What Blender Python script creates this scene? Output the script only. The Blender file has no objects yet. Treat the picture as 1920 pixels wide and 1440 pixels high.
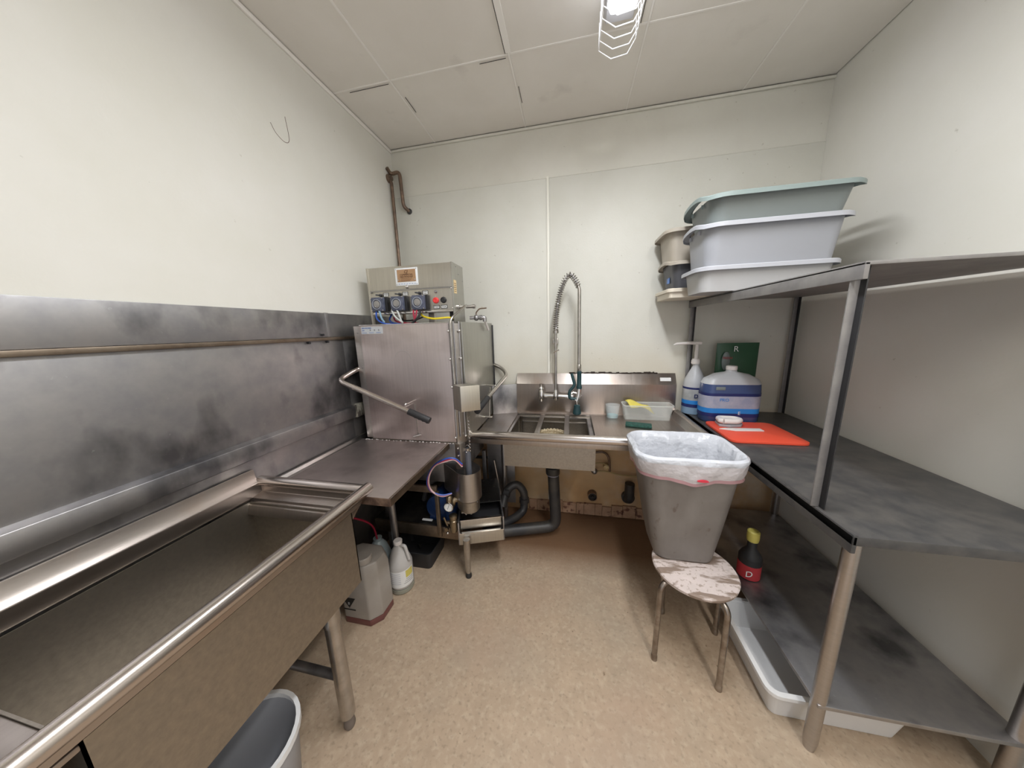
import bpy, bmesh, math, random
from mathutils import Vector, Matrix, Euler
from math import sin, cos, pi, radians as rad
random.seed(7)
S = bpy.context.scene
COL = S.collection

# ------------------------------------------------------------------ camera, world, lights, exposure
cam_d = bpy.data.cameras.new('camera'); cam = bpy.data.objects.new('camera', cam_d); COL.objects.link(cam)
YAW, PIT, ROLL, FPX = -.20368, -.18809, -.03041, 540.5
fw = Vector((sin(YAW)*cos(PIT), cos(YAW)*cos(PIT), sin(PIT)))
rt = fw.cross(Vector((0, 0, 1))).normalized(); up = rt.cross(fw)
r2 = cos(ROLL)*rt + sin(ROLL)*up; u2 = -sin(ROLL)*rt + cos(ROLL)*up
m = Matrix((r2, u2, -fw)).transposed().to_4x4(); m.translation = Vector((1.31, -2.185, 1.5))
cam.matrix_world = m
cam_d.sensor_fit = 'HORIZONTAL'; cam_d.sensor_width = 36; cam_d.lens = 36*FPX/1920; cam_d.clip_start = .02
S.camera = cam
W = bpy.data.worlds.new('world'); S.world = W; W.use_nodes = True
W.node_tree.nodes['Background'].inputs[0].default_value = (.9, .93, 1, 1)
W.node_tree.nodes['Background'].inputs[1].default_value = 1.0
S.view_settings.view_transform = 'Standard'; S.view_settings.look = 'None'
S.view_settings.gamma = 1; S.view_settings.use_curve_mapping = False
S.view_settings.exposure = 0.18

def area(name, loc, sx, sy, power, color=(1, 1, 1), rot=(0, 0, 0)):
    l = bpy.data.lights.new(name, 'AREA'); l.shape = 'RECTANGLE'; l.size = sx; l.size_y = sy
    l.energy = power; l.color = color
    o = bpy.data.objects.new(name, l); o.location = loc; o.rotation_euler = rot; COL.objects.link(o); return o
CEIL = 2.815
area('tube_light', (1.50, -1.38, 2.685), .11, 1.0, 27, (.94, .965, 1))
area('tube_light', (2.10, -2.55, 2.66), .16, 1.1, 25, (1, .97, .93))

# ------------------------------------------------------------------ materials
def new_mat(name):
    mt = bpy.data.materials.new(name); mt.use_nodes = True
    nt = mt.node_tree; return mt, nt, nt.nodes, nt.links, nt.nodes['Principled BSDF']
def c4(c): return (c[0], c[1], c[2], 1)
def hexc(r, g, b):
    f = lambda v: ((v/255)/12.92 if v/255 <= .04045 else ((v/255+.055)/1.055)**2.4)
    return (f(r), f(g), f(b))
def mat(name, col, rough=.5, metal=0., col2=None, scale=8., stretch=(1, 1, 1), lo=.35, hi=.65, bump=0., bscale=60.,
        trans=0., ior=1.45, alpha=1., emit=None, es=0., rvar=0., spots=None, spec=None, zstain=None, detail=4., sss=0., bdist=.004):
    mt, nt, N, L, P = new_mat(name)
    P.inputs['Roughness'].default_value = rough; P.inputs['Metallic'].default_value = metal
    P.inputs['Base Color'].default_value = c4(col)
    if trans: P.inputs['Transmission Weight'].default_value = trans; P.inputs['IOR'].default_value = ior
    if alpha < 1: P.inputs['Alpha'].default_value = alpha
    if spec is not None: P.inputs['Specular IOR Level'].default_value = spec
    if emit: P.inputs['Emission Color'].default_value = c4(emit); P.inputs['Emission Strength'].default_value = es
    if sss:
        P.inputs['Subsurface Weight'].default_value = sss; P.inputs['Subsurface Radius'].default_value = (.02, .02, .02)
    geo = N.new('ShaderNodeNewGeometry'); mp = N.new('ShaderNodeMapping'); mp.inputs['Scale'].default_value = stretch
    L.new(geo.outputs['Position'], mp.inputs['Vector'])
    out = None
    if col2:
        nz = N.new('ShaderNodeTexNoise'); nz.inputs['Scale'].default_value = scale; nz.inputs['Detail'].default_value = detail
        nz.inputs['Roughness'].default_value = .6
        L.new(mp.outputs[0], nz.inputs['Vector'])
        mr = N.new('ShaderNodeMapRange'); mr.inputs[1].default_value = lo; mr.inputs[2].default_value = hi
        L.new(nz.outputs['Fac'], mr.inputs[0])
        mx = N.new('ShaderNodeMix'); mx.data_type = 'RGBA'; mx.inputs[6].default_value = c4(col); mx.inputs[7].default_value = c4(col2)
        L.new(mr.outputs[0], mx.inputs[0]); out = mx.outputs[2]
        if rvar:
            m2 = N.new('ShaderNodeMapRange'); m2.inputs[3].default_value = rough-rvar; m2.inputs[4].default_value = rough+rvar
            L.new(nz.outputs['Fac'], m2.inputs[0]); L.new(m2.outputs[0], P.inputs['Roughness'])
    def mixin(fac_socket, c):
        nonlocal out
        mx = N.new('ShaderNodeMix'); mx.data_type = 'RGBA'; mx.inputs[7].default_value = c4(c)
        if out: L.new(out, mx.inputs[6])
        else: mx.inputs[6].default_value = c4(col)
        L.new(fac_socket, mx.inputs[0]); out = mx.outputs[2]
    for (sc, c, a, b, amt, st) in (spots or []):
        mp2 = N.new('ShaderNodeMapping'); mp2.inputs['Scale'].default_value = st; mp2.inputs['Location'].default_value = (sc*.37, 1.3, 2.1)
        L.new(geo.outputs['Position'], mp2.inputs['Vector'])
        nz = N.new('ShaderNodeTexNoise'); nz.inputs['Scale'].default_value = sc; nz.inputs['Detail'].default_value = 5
        L.new(mp2.outputs[0], nz.inputs['Vector'])
        mr = N.new('ShaderNodeMapRange'); mr.inputs[1].default_value = a; mr.inputs[2].default_value = b; mr.inputs[4].default_value = amt
        L.new(nz.outputs['Fac'], mr.inputs[0]); mixin(mr.outputs[0], c)
    for (axis, v0, v1, c, amt, nsc) in (zstain or []):     # dirt that belongs to a place on the surface
        sp = N.new('ShaderNodeSeparateXYZ'); L.new(geo.outputs['Position'], sp.inputs[0])
        mr = N.new('ShaderNodeMapRange'); mr.inputs[1].default_value = v0; mr.inputs[2].default_value = v1
        mr.inputs[3].default_value = 1; mr.inputs[4].default_value = 0
        L.new(sp.outputs[axis], mr.inputs[0])
        nz = N.new('ShaderNodeTexNoise'); nz.inputs['Scale'].default_value = nsc; nz.inputs['Detail'].default_value = 5
        L.new(geo.outputs['Position'], nz.inputs['Vector'])
        mr2 = N.new('ShaderNodeMapRange'); mr2.inputs[1].default_value = .3; mr2.inputs[2].default_value = .62; mr2.inputs[4].default_value = amt
        L.new(nz.outputs['Fac'], mr2.inputs[0])
        mu = N.new('ShaderNodeMath'); mu.operation = 'MULTIPLY'; L.new(mr.outputs[0], mu.inputs[0]); L.new(mr2.outputs[0], mu.inputs[1])
        mixin(mu.outputs[0], c)
    if out: L.new(out, P.inputs['Base Color'])
    if bump:
        nb = N.new('ShaderNodeTexNoise'); nb.inputs['Scale'].default_value = bscale; nb.inputs['Detail'].default_value = 3
        L.new(mp.outputs[0], nb.inputs['Vector'])
        bp = N.new('ShaderNodeBump'); bp.inputs['Strength'].default_value = bump; bp.inputs['Distance'].default_value = bdist
        L.new(nb.outputs['Fac'], bp.inputs['Height']); L.new(bp.outputs[0], P.inputs['Normal'])
    return mt

M = {}
M['wall'] = mat('cream_paint', (.66, .652, .595), .6, col2=(.615, .605, .54), scale=2.2, bump=.15, bscale=90,
                spots=[(34, (.30, .26, .2), .70, .76, .5, (1, 1, 1))],
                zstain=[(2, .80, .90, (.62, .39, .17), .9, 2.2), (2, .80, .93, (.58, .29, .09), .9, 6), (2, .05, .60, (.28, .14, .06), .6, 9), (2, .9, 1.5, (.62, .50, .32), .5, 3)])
M['wall_up'] = mat('cream_upper_paint', (.69, .675, .605), .55, col2=(.645, .625, .555), scale=2.6, bump=.1, bscale=60,
                   spots=[(34, (.30, .26, .2), .71, .77, .5, (1, 1, 1))])
M['wall_l'] = mat('cream_left_paint', (.73, .715, .665), .6, col2=(.69, .675, .61), scale=1.8, bump=.1, bscale=60,
                  spots=[(30, (.35, .32, .26), .72, .78, .5, (1, 1, 1))])
M['batten'] = mat('white_batten', (.78, .76, .68), .35)
M['ceil'] = mat('ceiling_panel_paint', (.80, .765, .715), .6, col2=(.76, .725, .67), scale=3, spots=[(6, (.50, .46, .42), .66, .8, .35, (1, 1, 1))])
M['strip'] = mat('ceiling_strip_paint', (.86, .83, .79), .5)
M['gap'] = mat('dark_joint', (.035, .03, .025), .9)
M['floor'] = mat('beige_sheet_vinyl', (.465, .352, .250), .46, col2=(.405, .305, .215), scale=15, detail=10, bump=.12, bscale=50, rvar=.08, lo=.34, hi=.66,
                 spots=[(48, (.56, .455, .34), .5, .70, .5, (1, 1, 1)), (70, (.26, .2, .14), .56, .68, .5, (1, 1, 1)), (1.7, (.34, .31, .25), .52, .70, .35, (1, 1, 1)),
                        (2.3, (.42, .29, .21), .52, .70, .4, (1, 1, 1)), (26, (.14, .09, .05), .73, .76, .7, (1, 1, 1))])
# brown grime tint and painted under-sink shadow in one band, deepening towards positive y
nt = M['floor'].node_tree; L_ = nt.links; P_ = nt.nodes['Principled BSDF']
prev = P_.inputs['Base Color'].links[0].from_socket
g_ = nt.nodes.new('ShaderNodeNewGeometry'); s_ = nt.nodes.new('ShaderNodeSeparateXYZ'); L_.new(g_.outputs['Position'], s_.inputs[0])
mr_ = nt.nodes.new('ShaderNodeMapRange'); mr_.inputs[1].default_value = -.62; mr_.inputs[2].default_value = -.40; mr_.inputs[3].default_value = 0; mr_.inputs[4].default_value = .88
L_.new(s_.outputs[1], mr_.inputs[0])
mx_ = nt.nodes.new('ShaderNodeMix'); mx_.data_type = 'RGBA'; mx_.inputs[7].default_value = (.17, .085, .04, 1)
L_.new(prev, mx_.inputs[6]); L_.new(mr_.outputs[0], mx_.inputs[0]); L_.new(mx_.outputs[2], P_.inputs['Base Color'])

def steel(name, col, rough=.34, stretch=(1, 1, 30), col2=None, blotch=None, scale=4, bump=.04):
    c2 = col2 or tuple(v*.90 for v in col)
    return mat(name, col, rough, 1.0, col2=c2, scale=scale, stretch=stretch, bump=bump, bscale=25, rvar=.09, lo=.3, hi=.7, spots=blotch)
M['steel'] = steel('brushed_steel', (.47, .44, .42))
M['steel_door'] = steel('door_steel', (.64, .57, .56), .42, (30, 30, 1), blotch=[(2.2, (.26, .2, .18), .5, .7, .6, (1, 1, 1.6))])
M['steel_side'] = steel('side_steel', (.48, .47, .43), .40, (30, 30, 1))
M['steel_box'] = steel('control_box_steel', (.55, .52, .46), .38, (30, 30, 1))
M['steel_dark'] = steel('grimy_steel', (.47, .455, .45), .46, (3, 3, 3), col2=(.34, .335, .345), scale=3,
                        blotch=[(5, (.09, .09, .10), .52, .68, .8, (1, 1, .6)), (60, (.5, .5, .5), .70, .74, .5, (1, 1, 1))])
M['steel_table'] = steel('table_steel', (.62, .55, .53), .42, (1, 1, 1), col2=(.46, .405, .39), scale=5,
                         blotch=[(40, (.55, .53, .5), .66, .74, .5, (1, .4, 1)), (3, (.16, .13, .12), .55, .7, .6, (1, 1, 1))])
M['steel_sink'] = steel('sink_steel', (.46, .41, .375), .33, (20, 1, 1), blotch=[(5, (.38, .25, .17), .55, .75, .5, (1, 1, 1))])
M['steel_bowl'] = steel('bowl_steel', (.40, .36, .31), .42, (1, 1, 1), scale=70, col2=(.33, .30, .26))
M['steel_roll'] = steel('rolled_edge_steel', (.62, .56, .52), .24, (1, 1, 1))
M['chrome'] = mat('chrome', (.72, .70, .68), .16, 1.0)
M['coil'] = mat('spring_wire', (.36, .34, .32), .25, 1.0)
M['tube'] = mat('stainless_tube', (.55, .52, .49), .25, 1.0, col2=(.42, .40, .37), scale=20)
M['brown_steel'] = mat('tarnished_steel_angle', (.30, .245, .19), .45, 1.0, col2=(.2, .15, .11), scale=12)
M['bronze'] = mat('old_bronze_pipe', (.12, .085, .065), .42, .6, col2=(.25, .17, .12), scale=18)
M['black_pipe'] = mat('black_plastic_pipe', (.022, .022, .025), .45, col2=(.05, .045, .04), scale=10)
M['black'] = mat('black_rubber', (.018, .018, .02), .5)
M['dark'] = mat('dark_tray', (.05, .045, .04), .5, .6, col2=(.02, .02, .02), scale=14)
M['brass'] = mat('aged_brass', (.36, .29, .19), .35, 1.0, col2=(.25, .2, .15), scale=30)
M['bluepump'] = mat('blue_motor_paint', (.015, .05, .17), .35, col2=(.01, .03, .10), scale=12)
M['plate_white'] = mat('white_plastic_frame', (.80, .82, .84), .4)
M['plate_gold'] = mat('copper_plate', (.50, .31, .18), .35, .5, col2=(.44, .27, .15), scale=9)
M['ink_brown'] = mat('brown_ink', (.10, .04, .02), .6)
M['ink_black'] = mat('black_ink', (.015, .015, .015), .6)
M['ink_blue'] = mat('blue_ink', (.05, .14, .45), .6)
M['ink_navy'] = mat('navy_ink', (.012, .02, .12), .5)
M['ink_red'] = mat('red_ink', (.45, .03, .04), .6)
M['ink_white'] = mat('white_ink', (.8, .8, .8), .5)
M['label_cream'] = mat('cream_label', (.66, .50, .27), .5)
M['label_grey'] = mat('grey_sticker', (.52, .54, .56), .45)
M['label_white'] = mat('white_sticker', (.75, .75, .74), .5)
M['label_blue'] = mat('blue_label_band', (.02, .22, .62), .4)
M['label_lilac'] = mat('grey_label_band', (.42, .42, .50), .4, col2=(.30, .33, .45), scale=18)
M['label_silver'] = mat('silver_label_band', (.52, .53, .54), .4, col2=(.30, .31, .32), scale=9)
M['label_yellow'] = mat('yellow_label', (.60, .52, .12), .5)
M['pump_head'] = mat('smoky_pump_cover', (.06, .07, .11), .18, col2=(.12, .13, .18), scale=30)
M['pump_ring'] = mat('clear_ring', (.30, .32, .37), .15)
M['red'] = mat('red_button', (.75, .05, .05), .35)
M['hose_blue'] = mat('blue_hose', (.03, .09, .40), .35)
M['hose_red'] = mat('red_hose', (.35, .02, .05), .35)
M['hose_pink'] = mat('pinkish_hose', (.62, .42, .42), .35)
M['hose_clear'] = mat('clear_hose', (.55, .57, .55), .2)
M['hose_lblue'] = mat('pale_blue_hose', (.25, .38, .48), .2)
M['yellow'] = mat('yellow_cable', (.72, .56, .02), .4)
M['cable_tan'] = mat('tan_cable', (.42, .31, .14), .5)
M['green_grip'] = mat('dark_green_grip', (.012, .045, .052), .45)
M['bin_grey'] = mat('grey_tub_plastic', (.34, .35, .38), .38, sss=.05)
M['bin_green'] = mat('grey_green_tub_plastic', (.20, .225, .22), .4)
M['bin_green_rim'] = mat('pale_green_rim_plastic', (.25, .305, .295), .4)
M['bin_dark'] = mat('charcoal_tub_plastic', (.085, .085, .095), .4)
M['bin_beige'] = mat('beige_tub_plastic', (.47, .42, .35), .4)
M['bin_cream'] = mat('cream_tray_plastic', (.72, .65, .54), .4)
M['rim_white'] = mat('pale_rim_plastic', (.47, .48, .52), .35)
M['bin_clear'] = mat('frosted_tub_plastic', (.54, .54, .545), .35, alpha=.86, sss=.1)
M['caddy'] = mat('clear_tray_plastic', (.76, .78, .75), .2, alpha=.27)
M['cup'] = mat('clear_cup_plastic', (.80, .83, .83), .12, alpha=.28)
M['cyan'] = mat('blue_liquid', (.25, .60, .65), .2, alpha=.8)
M['cloth'] = mat('yellow_cloth', (.72, .62, .12), .85, bump=.4, bscale=200)
M['sponge'] = mat('green_scouring_pad', (.035, .12, .095), .95, col2=(.015, .05, .04), scale=80, bump=.8, bscale=200)
M['jug'] = mat('milky_jug_plastic', (.55, .56, .58), .35, sss=.1, alpha=.94)
M['jug_f'] = mat('dusty_jug_plastic', (.40, .37, .34), .4, col2=(.34, .31, .28), scale=5)
M['jug_g'] = mat('pale_jug_plastic', (.46, .44, .42), .35)
M['jug_b'] = mat('bluish_jug_plastic', (.30, .36, .38), .35)
M['liq_pink'] = mat('pink_liquid_base', (.15, .055, .05), .35)
M['liq_clear'] = mat('clear_liquid_base', (.27, .27, .22), .3)
M['liq_blue'] = mat('blue_soap', (.05, .08, .20), .25)
M['liq_pale'] = mat('pale_blue_liquid', (.22, .33, .46), .3)
M['cap_white'] = mat('white_cap_plastic', (.74, .70, .68), .4)
M['bag_green'] = mat('green_bag', (.02, .085, .04), .35)
M['bag_grey'] = mat('grey_bag_window', (.20, .24, .24), .35)
M['board'] = mat('orange_red_cutting_board', (.80, .09, .045), .45)
M['worktop'] = mat('dark_worktop', (.05, .05, .052), .4, col2=(.09, .085, .08), scale=14)
M['shelf'] = mat('grey_painted_shelf', (.20, .19, .19), .45, .3, col2=(.26, .25, .24), scale=14)
M['trash'] = mat('grey_bin_plastic', (.19, .172, .158), .45, col2=(.155, .135, .122), scale=5, spots=[(28, (.10, .07, .055), .64, .72, .7, (1, 1, .7)), (3, (.27, .25, .23), .5, .7, .5, (2, 2, .5))])
M['liner'] = mat('white_bin_liner', (.60, .62, .67), .26, bump=1., bscale=13, bdist=.02, alpha=.95)
M['skirt'] = mat('sheer_liner_skirt', (.74, .70, .72), .3, bump=1., bscale=16, bdist=.015, alpha=.68)
M['pink'] = mat('pink_drawstring', (.74, .40, .44), .45, alpha=.45)
M['redtape'] = mat('red_drawstring_tab', (.62, .04, .07), .4)
M['seat'] = mat('peeling_white_paint', (.66, .57, .54), .55, bump=.3, bscale=40, col2=(.60, .52, .49), scale=20,
                spots=[(11, (.17, .11, .07), .55, .60, .8, (.45, 2.4, 1)), (60, (.25, .18, .13), .56, .64, .6, (1, 1, 1))])
M['stool_leg'] = mat('dull_stool_tube', (.42, .38, .34), .35, 1.0, col2=(.25, .21, .18), scale=25)
M['rubber_foot'] = mat('brown_leg_foot', (.16, .13, .11), .6)
M['cream_net'] = mat('cream_woven_net', (.62, .54, .38), .9, col2=(.35, .26, .15), scale=90, bump=.8, bscale=150)
M['white_plastic'] = mat('white_plastic', (.74, .74, .74), .4)
M['lamp_white'] = mat('white_lamp_housing', (.62, .62, .66), .4)
M['wire'] = mat('white_guard_wire', (.95, .95, .97), .35)
M['glow'] = mat('lit_tube', (1, 1, 1), .4, emit=(.92, .95, 1), es=7.5)
M['dirt'] = mat('black_mould_bead', (.03, .02, .015), .9)
M['gauge'] = mat('gauge_face', (.85, .85, .83), .4)

# ------------------------------------------------------------------ mesh helpers (built in world coordinates, stored relative to the thing's base)
ORG = {}
class MB:
    def __init__(s): s.bm = bmesh.new()
    def _add(s, vs, fs):
        b = [s.bm.verts.new(v) for v in vs]
        for f in fs:
            try: s.bm.faces.new([b[i] for i in f])
            except ValueError: pass
        return s
    def box(s, a, b, mtx=None):
        x0, y0, z0 = a; x1, y1, z1 = b
        vs = [Vector(v) for v in ((x0,y0,z0),(x1,y0,z0),(x1,y1,z0),(x0,y1,z0),(x0,y0,z1),(x1,y0,z1),(x1,y1,z1),(x0,y1,z1))]
        if mtx: vs = [mtx @ v for v in vs]
        return s._add(vs, [(0,3,2,1),(4,5,6,7),(0,1,5,4),(1,2,6,5),(2,3,7,6),(3,0,4,7)])
    def prism(s, poly, a, b, fn):           # poly: 2D points; fn(p, t) -> 3D
        n = len(poly); vs = [fn(p, a) for p in poly] + [fn(p, b) for p in poly]
        return s._add(vs, [tuple(range(n-1, -1, -1)), tuple(range(n, 2*n))] + [(i, (i+1) % n, n+(i+1) % n, n+i) for i in range(n)])
    def loft(s, rings, cap=True, closed=True):
        n = len(rings[0]); vs = [v for r in rings for v in r]; fs = []
        for k in range(len(rings)-1):
            for i in range(n if closed else n-1):
                j = (i+1) % n; fs.append((k*n+i, k*n+j, (k+1)*n+j, (k+1)*n+i))
        if cap and closed:
            fs.append(tuple(range(n-1, -1, -1))); fs.append(tuple((len(rings)-1)*n+i for i in range(n)))
        return s._add(vs, fs)
    def tube(s, pts, r, seg=10, cap=True, radii=None):
        pts = [Vector(p) for p in pts]; rings = []; nrm = None
        for i, p in enumerate(pts):
            t = (pts[min(i+1, len(pts)-1)] - pts[max(i-1, 0)]).normalized()
            if nrm is None: nrm = t.orthogonal().normalized()
            nrm = (nrm - t*nrm.dot(t)); nrm = nrm.normalized() if nrm.length > 1e-6 else t.orthogonal().normalized()
            bn = t.cross(nrm); rr = radii[i] if radii else r
            rings.append([p + rr*(cos(2*pi*k/seg)*nrm + sin(2*pi*k/seg)*bn) for k in range(seg)])
        return s.loft(rings, cap)
    def lathe(s, prof, c, ax='z', seg=24, cap=True):
        c = Vector(c); rings = []
        for r, h in prof:
            ring = []
            for k in range(seg):
                a = 2*pi*k/seg; u, v = r*cos(a), r*sin(a)
                ring.append(c + {'z': Vector((u, v, h)), 'x': Vector((h, u, v)), 'y': Vector((v, h, u))}[ax])
            rings.append(ring)
        return s.loft(rings, cap)
    def sphere(s, c, r, sc=(1, 1, 1), seg=12):
        rings = []
        for i in range(1, seg):
            a = pi*i/seg; rings.append([Vector(c)+Vector((r*sc[0]*sin(a)*cos(2*pi*k/seg), r*sc[1]*sin(a)*sin(2*pi*k/seg), -r*sc[2]*cos(a))) for k in range(seg)])
        return s.loft(rings)
    def xf(s, mtx):
        s.bm.transform(mtx); return s
    def build(s, name, mt, parent=None, bevel=0., smooth=40, kind=None, loc=None, label=None, seg=2):
        bm = s.bm
        bmesh.ops.recalc_face_normals(bm, faces=bm.faces)
        if bevel:
            es = [e for e in bm.edges if len(e.link_faces) == 2 and e.calc_face_angle(0) > .6]
            bmesh.ops.bevel(bm, geom=es, offset=bevel, segments=seg, profile=.6, affect='EDGES', clamp_overlap=True)
        if parent is not None: o_loc = Vector(ORG[parent.name])
        elif loc is not None: o_loc = Vector(loc)
        else:
            vs = [v.co for v in bm.verts]
            o_loc = Vector(((min(v.x for v in vs)+max(v.x for v in vs))/2, (min(v.y for v in vs)+max(v.y for v in vs))/2, min(v.z for v in vs)))
        for v in bm.verts: v.co -= o_loc
        me = bpy.data.meshes.new(name); bm.to_mesh(me); bm.free()
        me.materials.append(mt)
        if smooth:
            for p in me.polygons: p.use_smooth = True
            me.set_sharp_from_angle(angle=rad(smooth))
        o = bpy.data.objects.new(name, me); COL.objects.link(o)
        ORG[o.name] = o_loc
        if parent is not None: o.parent = parent
        else: o.location = o_loc
        if kind: o['kind'] = kind
        if label: o['label'] = label
        return o
def B(a, b, mtx=None): return MB().box(a, b, mtx)
def tag(o, label, cat, group=None):
    o['label'] = label; o['category'] = cat
    if group: o['group'] = group
    return o
def thing(name, loc, label, cat, group=None):
    o = bpy.data.objects.new(name, None); o.empty_display_size = .05; COL.objects.link(o); o.location = loc
    ORG[o.name] = Vector(loc); return tag(o, label, cat, group)
def arc(c, r, a0, a1, n, u, v):
    c, u, v = Vector(c), Vector(u), Vector(v)
    return [c + r*(cos(a0+(a1-a0)*i/n)*u + sin(a0+(a1-a0)*i/n)*v) for i in range(n+1)]
def smooth_path(pts, n=8):                      # Catmull-Rom through the points
    P = [Vector(p) for p in pts]; P = [2*P[0]-P[1]] + P + [2*P[-1]-P[-2]]; out = []
    for i in range(1, len(P)-2):
        for k in range(n):
            t = k/n
            out.append(.5*((2*P[i]) + (-P[i-1]+P[i+1])*t + (2*P[i-1]-5*P[i]+4*P[i+1]-P[i+2])*t*t + (-P[i-1]+3*P[i]-3*P[i+1]+P[i+2])*t**3))
    return out + [P[-2]]
def round_path(pts, r, n=5):                    # polyline with rounded corners
    P = [Vector(p) for p in pts]; out = [P[0]]
    for i in range(1, len(P)-1):
        a = (P[i-1]-P[i]); b = (P[i+1]-P[i]); rr = min(r, a.length*.49, b.length*.49)
        p0 = P[i]+a.normalized()*rr; p1 = P[i]+b.normalized()*rr
        for k in range(n+1):
            t = k/n; out.append((1-t)**2*p0 + 2*t*(1-t)*P[i] + t*t*p1)
    return out + [P[-1]]
def rrect(x0, x1, y0, y1, r, z, n=5):
    out = []
    for cx, cy, a in ((x1-r, y1-r, 0), (x0+r, y1-r, 90), (x0+r, y0+r, 180), (x1-r, y0+r, 270)):
        for k in range(n+1):
            t = rad(a+90*k/n); out.append(Vector((cx+r*cos(t), cy+r*sin(t), z)))
    return out
def text(s, name, size, mt, parent, pos, xdir, ydir, extrude=.0004, align='CENTER', shear=0, bold=0):
    cu = bpy.data.curves.new(name, 'FONT'); cu.body = s; cu.size = size; cu.extrude = extrude; cu.align_x = align; cu.align_y = 'CENTER'
    cu.shear = shear; cu.offset = bold
    t = bpy.data.objects.new(name+'_tmp', cu); COL.objects.link(t)
    dg = bpy.context.evaluated_depsgraph_get(); me = bpy.data.meshes.new_from_object(t.evaluated_get(dg))
    bpy.data.objects.remove(t)
    x = Vector(xdir).normalized(); y = Vector(ydir).normalized(); z = x.cross(y)
    mw = Matrix((x, y, z)).transposed().to_4x4(); mw.translation = Vector(pos) - ORG[parent.name]
    me.transform(mw); me.materials.clear(); me.materials.append(mt)
    o = bpy.data.objects.new(name, me); COL.objects.link(o); o.parent = parent; ORG[o.name] = ORG[parent.name]; return o
XW = 2.72; YF = -3.4

# ------------------------------------------------------------------ the room
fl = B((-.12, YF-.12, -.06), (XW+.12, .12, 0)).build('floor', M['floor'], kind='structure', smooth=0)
wb = B((-.12, .012, 0), (XW+.12, .12, CEIL+.08)).build('wall_back', M['wall'], kind='structure', smooth=0)
B((.0, -.0, 0), (1.138, .0118, 2.498)).build('wall_panel', M['wall'], wb, bevel=.001)
B((1.158, -.0, 0), (XW, .0118, 2.498)).build('wall_panel', M['wall'], wb, bevel=.001)
B((.0, .003, 2.500), (XW, .0118, CEIL)).build('upper_wall_panel', M['wall_up'], wb, bevel=.001)
B((1.139, -.004, .05), (1.157, .0118, 2.505)).build('batten', M['batten'], wb, bevel=.0015)
B((0, -.0025, 2.494), (XW, .002, 2.5)).build('panel_cap', M['wall_up'], wb, bevel=.001)
B((.118, -.0016, 2.33), (.123, .001, 2.495)).build('patch_joint', M['wall'], wb)
wl = B((-.12, YF-.12, 0), (0, .012, CEIL+.08)).build('wall_left', M['wall_l'], kind='structure', smooth=0)
MB().tube(smooth_path([(0.0, -.87, 2.50), (0.0, -.865, 2.41), (0.0, -.89, 2.385), (0.0, -.93, 2.40), (0.0, -.95, 2.43)]), .0012, 4).build('scratch', M['ink_brown'], wl)
B((XW, YF-.12, 0), (XW+.12, .012, CEIL+.08)).build('wall_right', M['wall_l'], kind='structure', smooth=0)
wf = MB(); wf.box((0, YF-.12, 0), (.55, YF, CEIL+.08)); wf.box((2.25, YF-.12, 0), (XW, YF, CEIL+.08)); wf.box((.55, YF-.12, 2.25), (2.25, YF, CEIL+.08))
wf.build('wall_front', M['wall_l'], kind='structure', smooth=0)       # wide opening added behind the camera to let world light in as fill
ce = B((-.12, YF-.12, CEIL+.014), (XW+.12, .12, CEIL+.10)).build('ceiling', M['gap'], kind='structure', smooth=0)
xs = [0.0, .358, 1.004, 1.636, 2.27, XW]; ys = [0.0, -.535, -1.80, -3.06, YF]
for i in range(5):
    for j in range(4):
        e = .004
        B((xs[i]+e, ys[j+1]+e, CEIL), (xs[i+1]-e, ys[j]-e, CEIL+.0138)).build('ceiling_panel', M['ceil'], ce, bevel=.001, seg=1)
for x in xs[1:-1]:
    B((x-.006, YF, CEIL-.002), (x+.004, -.002, CEIL+.002)).build('joint_strip', M['strip'], ce, bevel=.001, seg=1)
for y in ys[1:-1]:
    for i in range(5):
        B((xs[i]+.0042, y-.005, CEIL-.002), (xs[i+1]-.0062, y+.004, CEIL+.002)).build('joint_strip', M['strip'], ce, bevel=.001, seg=1)
for a, b in (((.985, -.9, 0), (.988, -.545, 0)), ((.85, -.522, 0), (.985, -.5195, 0)), ((.10, -.5225, 0), (.34, -.520, 0)), ((.375, -.42, 0), (.378, -.30, 0)),
             ((1.015, -.34, 0), (1.018, -.22, 0)), ((1.60, -.9, 0), (1.603, -.545, 0)), ((.2, -.0045, 0), (.35, -.001, 0)), ((1.55, -.0045, 0), (1.62, -.001, 0)), ((1.9, -.0045, 0), (2.25, -.001, 0)), ((.7, -.0045, 0), (1.0, -.002, 0))):
    B((a[0], a[1], CEIL-.0042), (b[0], b[1], CEIL-.0030)).build('open_joint', M['gap'], ce, smooth=0)
B((.984, -1.79, CEIL-.0035), (1.016, -.545, CEIL+.001)).build('joint_strip', M['strip'], ce, bevel=.001, seg=1)
# thin moulding where the ceiling meets the walls
B((0, YF, CEIL-.024), (.010, -.001, CEIL-.004)).build('trim_1', M['strip'], kind='structure', bevel=.003)
B((.012, -.0095, CEIL-.020), (XW, .0025, CEIL-.005)).build('trim_2', M['wall_up'], kind='structure', bevel=.003)
t3 = B((.0, -.60, CEIL-.004), (.004, -.36, CEIL-.0005)).build('trim_3', M['gap'], kind='structure', smooth=0)
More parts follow.
